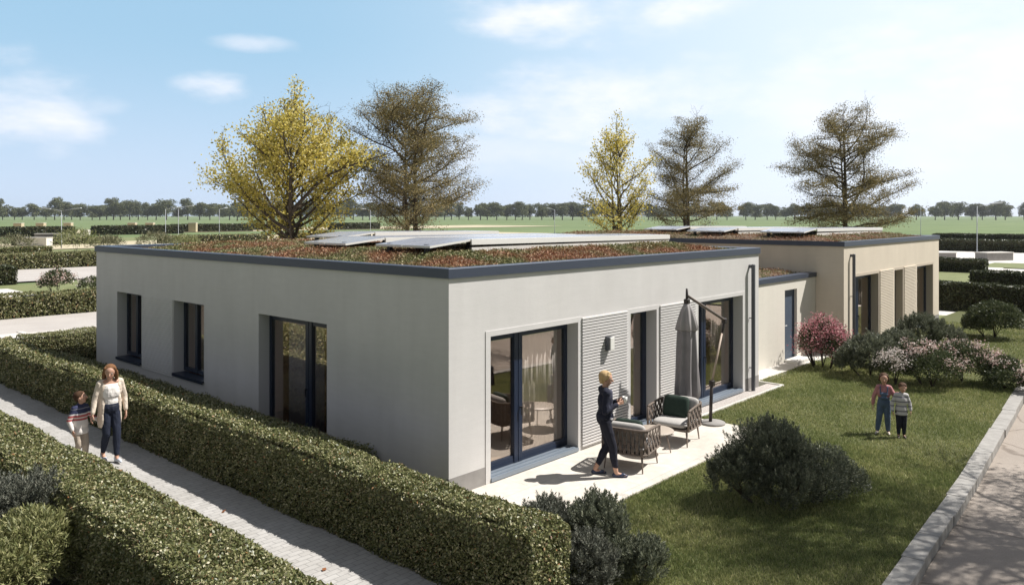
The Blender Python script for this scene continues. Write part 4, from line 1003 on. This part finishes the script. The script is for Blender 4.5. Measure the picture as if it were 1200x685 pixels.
# cantilever parasol, folded
M['mast'] = mat('dark_bronze', (.035, .028, .026), .45, .3)
M['mastl'] = mat('bronze_arm', (.13, .105, .09), .45, .3)
M['strutl'] = mat('wood_strut', (.42, .33, .26), .55)
M['canopy'] = noisy('grey_canopy_cloth', (.21, .195, .20), (.26, .245, .25), 5, .9, .15, 60)
t = empty('parasol', (6.47, -.85, .028), 0, 'folded grey cantilever parasol with bent pole at the terrace end', 'parasol')
b = MB(); b.lathe([(.05, 0), (.24, 0), (.25, .012), (.25, .03), (.235, .042), (.05, .048)], 32, (.04, -.03)); b.build('base_plate', M['plinth'], t)
b = MB(); b.tube([(0, 0, .04), (.02, 0, .4), (.06, 0, .85)], .034, 10); b.bbox(.01, .12, -.045, .045, .75, .87, .012); b.build('mast', M['mast'], t)
b = MB(); b.tube([(.065, 0, .85), (.50, 0, 1.80)], [.022, .020], 10); b.build('strut', M['strutl'], t)
b = MB(); b.tube([(.49, 0, 1.78), (.60, 0, 2.04)], .024, 8); b.bbox(.54, .66, -.04, .04, 1.97, 2.08, .015); b.build('hinge', M['mast'], t)
b = MB(); b.tube([(.60, 0, 2.04), (-.92, 0, 2.66)], [.030, .028], 8); b.build('arm', M['mastl'], t)
b = MB(); b.tube([(-.94, 0, 2.50), (-.94, 0, 2.80)], [.030, .022], 8); b.bbox(-.99, -.89, -.05, .05, 2.50, 2.60, .015); b.build('crown_hub', M['mast'], t)
pl = lambda an, z, i: 1+.20*math.cos(an*8+.3*math.sin(z*2.2))*min(1, .25+i*.1)+.05*math.cos(an*3+z*3)
b = MB(); b.lathe([(.035, 2.28), (.11, 2.23), (.16, 2.12), (.175, 1.9), (.185, 1.6), (.195, 1.3), (.205, 1.05), (.215, .85), (.21, .72), (.18, .66)], 96, (-.94, 0), 0, pl); b.build('canopy', M['canopy'], t)
pl2 = lambda an, z, i: 1+.16*math.cos(an*8+.5)*min(1, i*.25)
b = MB(); b.lathe([(.02, 2.52), (.06, 2.50), (.115, 2.38), (.165, 2.2), (.20, 2.02), (.188, 2.0), (.155, 2.17), (.105, 2.35)], 96, (-.94, 0), 0, pl2); b.build('vent_flap', noisy('grey_flap_cloth', (.27, .25, .25), (.34, .32, .315), 5, .9), t)
b = MB(); b.tube([(-.94, 0, .60), (-.94, 0, .72)], .022, 8); b.build('pole_tip', M['white'], t)
# fallen leaves
fm = leafmat('fallen_leaf', [(0, (.22, .07, .03)), (1, (.34, .15, .06))])
for px, py in ((225, 523), (262, 600), (380, 668)):
    d = 933.33*4.25/(py-252); x, y, _ = gpos(px, d)
    p = np.array([[x, y, .02], [x+.06, y+.03, .025], [x-.05, y+.05, .03]]); V = leaves(p[:1], rnd_dirs(1)*np.array([1, 1, .15]), np.array([[0, 0, 1.]])+.2*rnd_dirs(1), .09, .06)
    o = obj('fallen_leaf', fast_mesh('fallen_leaf', V, 4, [fm])); tag(o, 'small reddish fallen leaf lying on the paved path', 'leaf', 'fallen leaves on the path')

# ------------------------------------------------------------------ people
SK = mat('skin', (.52, .30, .21), .55); LIP = mat('lips', (.38, .13, .11), .5); EYE = mat('eye_dark', (.03, .025, .022), .3); EYW = mat('eye_white', (.65, .62, .6), .35)
def remesh(b, vox, smooth_n=3):
    me = b.mesh('tmp', [SK]); o = bpy.data.objects.new('tmp', me); col.objects.link(o)
    m = o.modifiers.new('r', 'REMESH'); m.mode = 'VOXEL'; m.voxel_size = vox; m.use_smooth_shade = True
    s = o.modifiers.new('s', 'SMOOTH'); s.iterations = smooth_n; s.factor = .5
    dg = bpy.context.evaluated_depsgraph_get(); out = bpy.data.meshes.new_from_object(o.evaluated_get(dg)); bpy.data.objects.remove(o); return out
def setmat(me, m):
    me.materials.clear(); me.materials.append(m); me.polygons.foreach_set('material_index', [0]*len(me.polygons)); me.polygons.foreach_set('use_smooth', [True]*len(me.polygons)); me.update(); return me

def person(loc, rz, H, label, J, child=False, head_yaw=0, head_pitch=0, wear=(), hair=None, curl=1.0, grip=False):
    """local frame: faces +X, left is +Y. J: joint offsets in units of H"""
    root = empty('person', loc, rz, label, 'person')
    hs = 1.22 if child else 1.0                        # bigger head on a child
    hh = .066*H*hs
    V3 = lambda t: Vector(t)*H
    hip = V3(J['hip']); chest = V3(J['chest']); neck = V3(J['neck']); head = V3(J['head'])
    hw = .050*H; sw = (.098 if not child else .080)*H
    Lh, Rh = hip+Vector((0, hw, 0)), hip-Vector((0, hw, 0))
    yaw = J.get('twist', 0); st = Matrix.Rotation(R(yaw), 3, 'Z')
    Ls, Rs = neck+st @ Vector((0, sw, -.030*H)), neck+st @ Vector((0, -sw, -.030*H))
    pt = {}
    for s, h0, sh in (('L', Lh, Ls), ('R', Rh, Rs)):
        pt[s] = dict(hip=h0, knee=V3(J[s+'knee']), ank=V3(J[s+'ank']), sh=sh, elb=V3(J[s+'elb']), wri=V3(J[s+'wri']), toe=Vector(J[s+'toe']), hand=Vector(J[s+'hand']).normalized())
    def torso(b, g=0.0, z0=None, z1=None):
        b.ell(hip+Vector((0, 0, .03*H)), (.068*H+g, .090*H+g, .085*H+g))
        m_ = hip.lerp(chest, .5); b.ell(m_, (.058*H+g, .078*H+g, .10*H+g))
        b.ell(chest, (.066*H+g, .096*H+g, .105*H+g)); 
        for s in 'LR': b.cap(neck.lerp(chest, .25), pt[s]['sh'], .040*H+g, .034*H+g)
    def arm(b, s, g=0.0, frac=1.0):
        p = pt[s]; b.cap(p['sh'], p['elb'], .030*H+g, .024*H+g)
        if frac > .5: b.cap(p['elb'], p['elb'].lerp(p['wri'], (frac-.5)*2), .024*H+g, (.024-.009*(frac-.5)*2)*H+g)
    def leg(b, s, g=0.0, frac=1.0, g2=None):
        p = pt[s]; g2 = g if g2 is None else g2
        b.cap(p['hip'], p['knee'], .050*H+g, .034*H+g2)
        k = (frac-.5)*2; e = p['knee'].lerp(p['ank'], k); mid = p['knee'].lerp(p['ank'], min(k, .35))+Vector((-.008*H, 0, 0)); b.cap(p['knee'], mid, .034*H+g2, .032*H+g2); b.cap(mid, e, .032*H+g2, .021*H+g2)
    # ---- body
    b = MB(); torso(b)
    b.cap(neck-Vector((0, 0, .03*H)), head-Vector((0, 0, .3*hh)), .030*H, .029*H)
    for s in 'LR': arm(b, s); leg(b, s)
    HM = Matrix.Rotation(R(head_yaw), 3, 'Z') @ Matrix.Rotation(R(head_pitch), 3, 'Y')
    hd = lambda v: head+HM @ (Vector(v)*hh)
    b.ell(hd((-.08, 0, .22)), (.92*hh, .80*hh, .86*hh), 18, rot=HM.to_4x4() and HM); b.ell(hd((.16, 0, -.25)), (.62*hh, .60*hh, .74*hh), 16, rot=HM)
    b.ell(hd((.30, 0, -.72)), (.36*hh, .36*hh, .26*hh), 12, rot=HM)      # chin
    b.cap(hd((.80, 0, .12)), hd((1.0, 0, -.20)), .09*hh, .15*hh)              # nose
    for s in (-1, 1): b.ell(hd((-.06, s*.80, -.02)), (.17*hh, .07*hh, .26*hh), 10, rot=HM)
    # feet
    for s in 'LR':
        p = pt[s]; b.cap(p['ank']+Vector((0, 0, -.012*H)), p['ank']+p['toe']*.085*H+Vector((0, 0, -.026*H)), .020*H, .016*H)
    me = remesh(b, .0085 if H > 1.4 else .0075, 3)
    # ---- hands: palm, four fingers of unequal length, thumb
    hb = MB()
    for s in 'LR':
        p = pt[s]; d = p['hand']; w_ = p['wri']; sc = .060*H/.1
        side = Vector(J.get(s+'thumb', (1, 0, 0))); side = (side-d*side.dot(d)).normalized(); nrm = d.cross(side)*(1 if s == 'L' else -1)
        pm = w_+d*.052*sc*1.5
        for q in (-.018, -.006, .006, .018): hb.cap(w_+d*.005*sc+side*q*.8*sc, w_+d*.085*sc+side*q*1.25*sc, .011*sc, .010*sc, 8)
        cu = curl if not grip else 2.0
        for i, (q, ln) in enumerate(((.026, .066), (.009, .076), (-.009, .070), (-.026, .054))):
            a = w_+d*.088*sc+side*q*sc; d1 = (d+nrm*.30*cu).normalized(); d2 = (d+nrm*.95*cu).normalized()
            m1 = a+d1*ln*.5*sc; hb.cap(a, m1, .0085*sc, .0078*sc, 8); hb.cap(m1, m1+d2*ln*.5*sc, .0078*sc, .0062*sc, 8)
        a = w_+d*.028*sc+side*.024*sc; m1 = a+(d*.65+side*.6+nrm*.25).normalized()*.042*sc; hb.cap(a, m1, .0105*sc, .009*sc, 8); hb.cap(m1, m1+(d*.9+side*.15+nrm*.4).normalized()*.032*sc, .009*sc, .007*sc, 8)
    hm = remesh(hb, .0042, 1)
    # join body + hands + eyes, brows, mouth into ONE mesh
    fb = MB()
    for s in (-1, 1):
        fb.ell(hd((.72, s*.30, .10)), (.08*hh, .11*hh, .06*hh), 10, 2, HM); fb.ell(hd((.765, s*.30, .10)), (.05*hh, .05*hh, .05*hh), 8, 1, HM)
        fb.cap(hd((.76, s*.18, .31)), hd((.68, s*.44, .31)), .022*hh, .018*hh, 6, 1)
    fb.cap(hd((.76, -.20, -.46)), hd((.76, .20, -.46)), .055*hh, .055*hh, 8, 3)
    def arr(m_): 
        v = [tuple(x.co) for x in m_.vertices]; f = [tuple(p.vertices) for p in m_.polygons]; return v, f
    tot = MB(); v, f = arr(me); tot.add(v, f, 0, True); v, f = arr(hm); tot.add(v, f, 0, True)
    bb = len(tot.v); tot.v += fb.v; tot.f += [[i+bb for i in q] for q in fb.f]; tot.m += fb.m; tot.sm += [True]*len(fb.f)
    tot.build('body', [SK, EYE, EYW, LIP], root)
    # ---- clothes
    env = dict(MB=MB, torso=torso, arm=arm, leg=leg, pt=pt, hip=hip, chest=chest, neck=neck, head=head, hd=hd, H=H, hh=hh, HM=HM, Vector=Vector)
    for nm, m_, fn, vox in wear:
        q = MB(); fn(q, env); obj(nm, setmat(remesh(q, vox, 2), m_), root)
    if hair:
        q = MB(); hair[1](q, env); obj('hair', setmat(remesh(q, .008, 1), hair[0]), root)
    return root

def cut_below(b, z):      # clamp a garment at the hem
    b.v = [(x, y, max(zz, z)) for x, y, zz in b.v]
def cut_above(b, z): b.v = [(x, y, min(zz, z)) for x, y, zz in b.v]
def shoes(sole=.012, low=False):
    def mk(side):
        def f(b, e):
            p = e['pt'][side]; H = e['H']; a = p['ank']; t = p['toe']
            heel = a-t*.018*H; zg = a.z-.042*H
            b.cap(Vector((heel.x, heel.y, zg+.019*H)), a+t*.075*H+Vector((0, 0, -.022*H)), .021*H, .019*H)
            b.cap(Vector((heel.x, heel.y, zg+.016*H)), a+t*.098*H+Vector((0, 0, -.030*H)), .018*H, .014*H)
            if not low: b.cap(a-t*.006*H, a+Vector((0, 0, -.02*H)), .025*H, .024*H)
        return f
    return mk
def hem_top(b, e, g, low, sleeves=1.0, high=None):
    t = MB(); e['torso'](t, g); cut_below(t, low); 
    for s in 'LR': e['arm'](t, s, g+.002, sleeves)
    b.v, b.f, b.m, b.sm = t.v, t.f, t.m, t.sm
def trousers(g=.008, frac=.96, flare=None):
    def f(b, e):
        H = e['H']; b.ell(e['hip']+Vector((0, 0, .03*H)), (.070*H+g, .092*H+g, .078*H+g))
        for s in 'LR': e['leg'](b, s, g*.7, frac, flare)
    return f
def stripes(name, cols, scale_z, off_=0):
    """cloth with horizontal bands by height in the garment"""
    m = mat(name, rough=.9); tc = N(m, 'ShaderNodeTexCoord'); s = N(m, 'ShaderNodeSeparateXYZ'); L(m, tc.outputs['Object'], s.inputs[0])
    a = N(m, 'ShaderNodeMath', operation='MULTIPLY_ADD'); a.inputs[1].default_value = scale_z; a.inputs[2].default_value = off_; L(m, s.outputs[2], a.inputs[0])
    base(m, ramp(m, a.outputs[0], cols, 'CONSTANT')); return m
def cloth(name, c):
    m = noisy(name, tuple(x*.85 for x in c), tuple(min(1, x*1.1) for x in c), 14, .9)
    bump(m, noise(m, 11, 2, .5, sc=(1.2, 1.2, .8)), .9, .03); return m
HAIRC = lambda n, a, b_: noisy(n, a, b_, 14, .75, .5, 40, sc=(1, 1, .15), spec=.15)

# walking pose with straight torso
WALK = dict(hip=(0, 0, .525), chest=(.008, 0, .715), neck=(.0, 0, .838), head=(.018, 0, .925))

# --- woman on the terrace, profile to the right, cup in front of the chest
rzw = math.atan2(-.741, .672)
def w_jacket(b, e):
    t = MB(); g = .016; e['torso'](t, g); cut_below(t, .545*e['H'])
    t.ell(Vector((-.005, 0, .57*e['H'])), (.080*e['H'], .104*e['H'], .075*e['H'])); cut_below(t, .545*e['H'])
    for s in 'LR': e['arm'](t, s, .012, .93)
    b.v, b.f, b.m, b.sm = t.v, t.f, t.m, t.sm
def w_shirt(b, e):
    H = e['H']; b.ell(Vector((.022*H, 0, .56*H)), (.070*H, .088*H, .060*H)); b.cap(Vector((.046*H, 0, .60*H)), Vector((.050*H, 0, .80*H)), .036*H, .030*H); cut_below(b, .52*H)
def w_hair(b, e):
    hd = e['hd']; hh = e['hh']; HM = e['HM']
    b.ell(hd((-.27, 0, .38)), (.95*hh, .90*hh, .86*hh), 18, rot=HM); b.ell(hd((-.55, 0, -.10)), (.55*hh, .78*hh, .75*hh), 14, rot=HM)
    for s in (-1, 1): b.cap(hd((.35, s*.62, .62)), hd((-.1, s*.88, -.1)), .24*hh, .16*hh)
    b.cap(hd((.30, -.35, .86)), hd((.45, .45, .70)), .30*hh, .2*hh)
person((2.40, -1.13, .030), rzw, 1.69, 'blonde woman in a dark navy trouser suit holding a cup on the terrace',
       dict(WALK, twist=6, Lknee=(.045, .052, .285), Lank=(-.085, .05, .045), Rknee=(.075, -.05, .288), Rank=(.105, -.052, .043),
            Lelb=(.03, .125, .645), Lwri=(.135, .045, .705), Relb=(-.01, -.135, .64), Rwri=(.125, -.055, .700), Ltoe=(1, .1, -.05), Rtoe=(1, -.1, 0), Lhand=(.9, -.45, .2), Rhand=(.9, .45, .2), Lthumb=(0, 0, 1), Rthumb=(0, 0, 1)),
       head_yaw=-16, head_pitch=6, grip=True,
       wear=[('jacket', cloth('navy_jacket', (.014, .016, .032)), w_jacket, .010), ('trousers', cloth('navy_trousers', (.012, .013, .024)), trousers(.017, .88), .009), ('shirt', stripes('striped_shirt', [(0, (.6, .58, .58)), (.25, (.08, .08, .12)), (.5, (.6, .58, .58)), (.75, (.08, .08, .12))], 8, -6.9), w_shirt, .010),
             ('shoe', mat('navy_shoe', (.03, .04, .085), .4), shoes(low=True)('L'), .007), ('shoe', bpy.data.materials['navy_shoe'], shoes(low=True)('R'), .007)],
       hair=(HAIRC('blonde_hair', (.40, .27, .13), (.56, .40, .22)), w_hair))
cp = empty('cup', (0, 0, 0), 0, 'white cup held by the blonde woman on the terrace', 'cup')
q = Matrix.Translation((2.40, -1.13, .03)) @ Matrix.Rotation(rzw, 4, 'Z') @ Vector((.195*1.69, -.005, .700*1.69)); cp.location = q
b = MB(); b.lathe([(.020, 0), (.034, .003), (.040, .05), (.042, .095), (.038, .095), (.035, .05), (.028, .01)], 20); b.build('bowl', M['white'], cp)
b = MB(); b.tube([(.038*math.cos(a)*.6+.04, 0, .05+.026*math.sin(a)) for a in np.linspace(-1.5, 1.5, 9)], .005, 6); b.build('handle', M['white'], cp)

# --- mother on the path, walking to the camera, looking to the boy
rzm = R(-92)
JEANS = cloth('dark_jeans', (.013, .018, .036))
def m_cardigan(b, e):
    H = e['H']; g = .022
    for s, sy in (('L', 1), ('R', -1)):
        e['arm'](b, s, .010, .96)
        b.cap(e['neck'].lerp(e['chest'], .15)+Vector((-.02*H, sy*.03*H, 0)), e['pt'][s]['sh'], .034*H, .038*H)
        # side panels hang from shoulder to mid thigh
        b.ell(Vector((-.005*H, sy*.074*H, .74*H)), (.056*H, .038*H, .11*H)); b.ell(Vector((-.012*H, sy*.080*H, .56*H)), (.064*H, .032*H, .20*H)); b.ell(Vector((-.016*H, sy*.084*H, .44*H)), (.070*H, .030*H, .125*H))
    b.ell(Vector((-.050*H, 0, .70*H)), (.045*H, .095*H, .16*H)); b.ell(Vector((-.060*H, 0, .48*H)), (.036*H, .095*H, .17*H)); cut_below(b, .355*H)
def m_top(b, e):
    t = MB(); g = .010; e['torso'](t, g); cut_below(t, .545*e['H']); cut_above(t, .800*e['H']); b.v, b.f, b.m, b.sm = t.v, t.f, t.m, t.sm
def m_hair(b, e):
    hd = e['hd']; hh = e['hh']; HM = e['HM']
    b.ell(hd((-.30, 0, .38)), (.94*hh, .92*hh, .86*hh), 18, rot=HM)
    for s in (-1, 1):
        b.cap(hd((.10, s*.66, .70)), hd((-.05, s*.92, -.30)), .26*hh, .26*hh); b.cap(hd((-.05, s*.92, -.30)), hd((.06, s*.98, -1.10)), .28*hh, .20*hh); b.cap(hd((-.3, s*.8, -.1)), hd((-.2, s*.86, -1.25)), .36*hh, .22*hh)
    b.ell(hd((-.62, 0, -.45)), (.42*hh, .85*hh, .85*hh), 14, rot=HM)
person((-2.63, 5.74, .006), rzm, 1.67, 'woman in a long cream cardigan and dark jeans walking hand in hand with a boy',
       dict(WALK, head=(.028, -.010, .918), Lknee=(.075, .042, .292), Lank=(.105, .028, .045), Rknee=(.035, -.046, .285), Rank=(-.090, -.040, .060),
            Lelb=(-.02, .150, .645), Lwri=(.02, .150, .500), Relb=(-.01, -.145, .650), Rwri=(.035, -.180, .515), Ltoe=(1, .05, .1), Rtoe=(1, 0, -.3), Lhand=(.1, 0, -1), Rhand=(.1, -.3, -1)),
       head_yaw=-24, head_pitch=16,
       wear=[('cardigan', cloth('cream_cardigan', (.66, .56, .46)), m_cardigan, .010), ('top', cloth('white_top', (.78, .74, .70)), m_top, .010), ('trousers', JEANS, trousers(.013, .93), .009),
             ('belt', M['black'], lambda b, e: b.ell(Vector((0, 0, .575*e['H'])), (.071*e['H']+.010, .088*e['H']+.010, .012*e['H'])), .006),
             ('shoe', mat('white_sneaker', (.62, .66, .74), .6), shoes()('L'), .007), ('shoe', bpy.data.materials['white_sneaker'], shoes()('R'), .007)],
       hair=(HAIRC('auburn_hair', (.12, .055, .026), (.26, .135, .065)), m_hair))
# --- boy beside her, turned half to her
rzb = R(-76)
def b_sweater(b, e):
    t = MB(); H = e['H']; g = .013; e['torso'](t, g); t.ell(Vector((0, 0, .54*H)), (.092*H, .108*H, .14*H)); cut_below(t, .40*H)
    t.ell(Vector((0, 0, .44*H)), (.100*H, .114*H, .09*H)); cut_below(t, .405*H)
    for s in 'LR': e['arm'](t, s, .012, .95)
    t.cap(e['neck']-Vector((0, 0, .03*H)), e['neck']+Vector((0, 0, .008*H)), .045*H, .042*H); b.v, b.f, b.m, b.sm = t.v, t.f, t.m, t.sm
def short_hair(b, e):
    hd = e['hd']; hh = e['hh']; HM = e['HM']
    b.ell(hd((-.24, 0, .42)), (.95*hh, .90*hh, .80*hh), 18, rot=HM); b.ell(hd((-.55, 0, -.02)), (.50*hh, .78*hh, .62*hh), 14, rot=HM); b.cap(hd((.42, -.40, .78)), hd((.42, .45, .76)), .22*hh, .20*hh)
SWEAT = stripes('nordic_sweater', [(0, (.70, .66, .62)), (.595, (.42, .10, .10)), (.625, (.66, .60, .56)), (.640, (.42, .10, .10)), (.668, (.62, .60, .60)), (.69, (.030, .035, .085)), (.745, (.22, .23, .28)), (.755, (.030, .035, .085))], 1/1.25, 0)
KID = dict(hip=(0, 0, .475), chest=(.006, 0, .665), neck=(.0, 0, .790), head=(.016, 0, .895))
person((-3.03, 5.98, .006), rzb, 1.25, 'boy in a cream and navy sweater with red stripes holding the woman\'s hand',
       dict(KID, Lknee=(.060, .045, .258), Lank=(.055, .045, .045), Rknee=(.045, -.045, .255), Rank=(-.075, -.045, .055),
            Lelb=(.03, .155, .605), Lwri=(.115, .225, .535), Relb=(-.02, -.145, .600), Rwri=(.045, -.135, .475), Ltoe=(1, .05, 0), Rtoe=(1, 0, -.25), Lhand=(.55, .75, .05), Rhand=(.2, 0, -1)),
       child=True, head_yaw=44, head_pitch=-12,
       wear=[('sweater', SWEAT, b_sweater, .009), ('trousers', cloth('beige_trousers', (.44, .37, .30)), trousers(.010, .93, .012), .009), ('shoe', bpy.data.materials['white_sneaker'], shoes()('L'), .006), ('shoe', bpy.data.materials['white_sneaker'], shoes()('R'), .006)],
       hair=(HAIRC('brown_hair', (.045, .024, .014), (.10, .055, .032)), short_hair))
# --- two children on the lawn, facing the camera
rzk = math.atan2(-4.9, -16.4)
def g_shirt(b, e): hem_top(b, e, .010, .50*e['H'], .90)
def g_dungarees(b, e):
    H = e['H']; trousers(.014, .95, .016)(b, e); t = MB(); e['torso'](t, .015); cut_above(t, .60*H); k = len(b.v); b.v += t.v; b.f += [[i+k for i in f] for f in t.f]; b.m += t.m; b.sm += t.sm
    b.cap(Vector((.085*H, -.03*H, .60*H)), Vector((.085*H, .03*H, .60*H)), .025*H, .025*H); b.cap(Vector((.075*H, -.035*H, .66*H)), Vector((.075*H, .035*H, .66*H)), .03*H, .03*H)
def g_straps(b, e):
    H = e['H']
    for s in (-1, 1): b.cap(Vector((.092*H, s*.048*H, .65*H)), Vector((.055*H, s*.055*H, .775*H)), .010*H, .010*H); b.cap(Vector((.055*H, s*.055*H, .775*H)), Vector((-.05*H, s*.04*H, .76*H)), .010*H, .010*H)
def g_hair(b, e):
    hd = e['hd']; hh = e['hh']; HM = e['HM']
    b.ell(hd((-.28, 0, .40)), (.95*hh, .90*hh, .84*hh), 18, rot=HM); b.ell(hd((-.62, 0, -.1)), (.5*hh, .82*hh, .75*hh), 14, rot=HM)
    for s in (-1, 1): b.cap(hd((.15, s*.66, .66)), hd((-.15, s*.88, -.35)), .22*hh, .18*hh)
DENIM = cloth('blue_denim', (.085, .125, .20))
person((8.17, -3.66, .0), rzk, 1.19, 'taller child in a pink top and blue denim dungarees on the lawn',
       dict(KID, Lknee=(.02, .052, .262), Lank=(-.01, .062, .045), Rknee=(.02, -.070, .262), Rank=(.01, -.098, .045),
            Lelb=(.01, .155, .640), Lwri=(.05, .210, .700), Relb=(-.01, -.150, .595), Rwri=(.015, -.165, .455), Ltoe=(1, .2, 0), Rtoe=(1, -.25, 0), Lhand=(.3, .8, .2), Rhand=(.1, 0, -1)),
       child=True, head_yaw=4, head_pitch=5,
       wear=[('top', cloth('pink_top', (.44, .20, .21)), g_shirt, .009), ('dungarees', DENIM, g_dungarees, .009), ('strap', DENIM, g_straps, .006), ('shoe', mat('pale_shoe', (.62, .56, .5), .6), shoes()('L'), .006), ('shoe', bpy.data.materials['pale_shoe'], shoes()('R'), .006)],
       hair=(HAIRC('dark_brown_hair', (.050, .028, .018), (.12, .068, .042)), g_hair))
def c_jacket(b, e):
    t = MB(); H = e['H']; g = .013; e['torso'](t, g); t.ell(Vector((0, 0, .50*H)), (.088*H, .105*H, .15*H)); t.ell(Vector((0, 0, .425*H)), (.092*H, .108*H, .09*H)); cut_below(t, .405*H)
    for s in 'LR': e['arm'](t, s, .012, .95)
    t.cap(e['neck']-Vector((0, 0, .03*H)), e['neck']+Vector((0, 0, .006*H)), .046*H, .043*H); b.v, b.f, b.m, b.sm = t.v, t.f, t.m, t.sm
STR = []
for i in range(12): STR += [(i/12, (.52, .50, .50)), (i/12+.055, (.22, .21, .24))]
person((8.12, -3.99, .0), rzk+R(10), 1.06, 'smaller child in a striped grey jacket and dark trousers leaning on the taller one',
       dict(KID, head=(.016, .022, .893), Lknee=(.02, .045, .258), Lank=(.005, .045, .045), Rknee=(.03, -.045, .258), Rank=(.02, -.048, .045),
            Lelb=(-.01, .140, .610), Lwri=(.04, .150, .500), Relb=(.0, -.155, .600), Rwri=(.06, -.150, .475), Ltoe=(1, .1, 0), Rtoe=(1, -.15, 0), Lhand=(.2, 0, -1), Rhand=(.2, .2, -1)),
       child=True, head_yaw=6, head_pitch=8,
       wear=[('jacket', stripes('striped_jacket', STR, 1/1.06, 0), c_jacket, .009), ('trousers', cloth('dark_trousers', (.018, .020, .032)), trousers(.010, .93, .010), .009), ('shoe', mat('dark_shoe', (.10, .075, .07), .6), shoes()('L'), .006), ('shoe', bpy.data.materials['dark_shoe'], shoes()('R'), .006)],
       hair=(bpy.data.materials['dark_brown_hair'], short_hair))

# ------------------------------------------------------------------ air
hz = bpy.data.materials.new('haze_air'); hz.use_nodes = True; hz.node_tree.nodes.remove(hz.node_tree.nodes['Principled BSDF'])
pv = N(hz, 'ShaderNodeVolumePrincipled'); pv.inputs['Color'].default_value = (.86, .90, .96, 1); pv.inputs['Density'].default_value = .00013; pv.inputs['Anisotropy'].default_value = .2
L(hz, pv.outputs[0], hz.node_tree.nodes['Material Output'].inputs['Volume'])
b = MB(); b.box(-3510, 3510, -3510, 3510, -1.2, 26); tag(b.build('haze', hz), 'thin pale haze over the far fields', 'haze', kind='stuff')
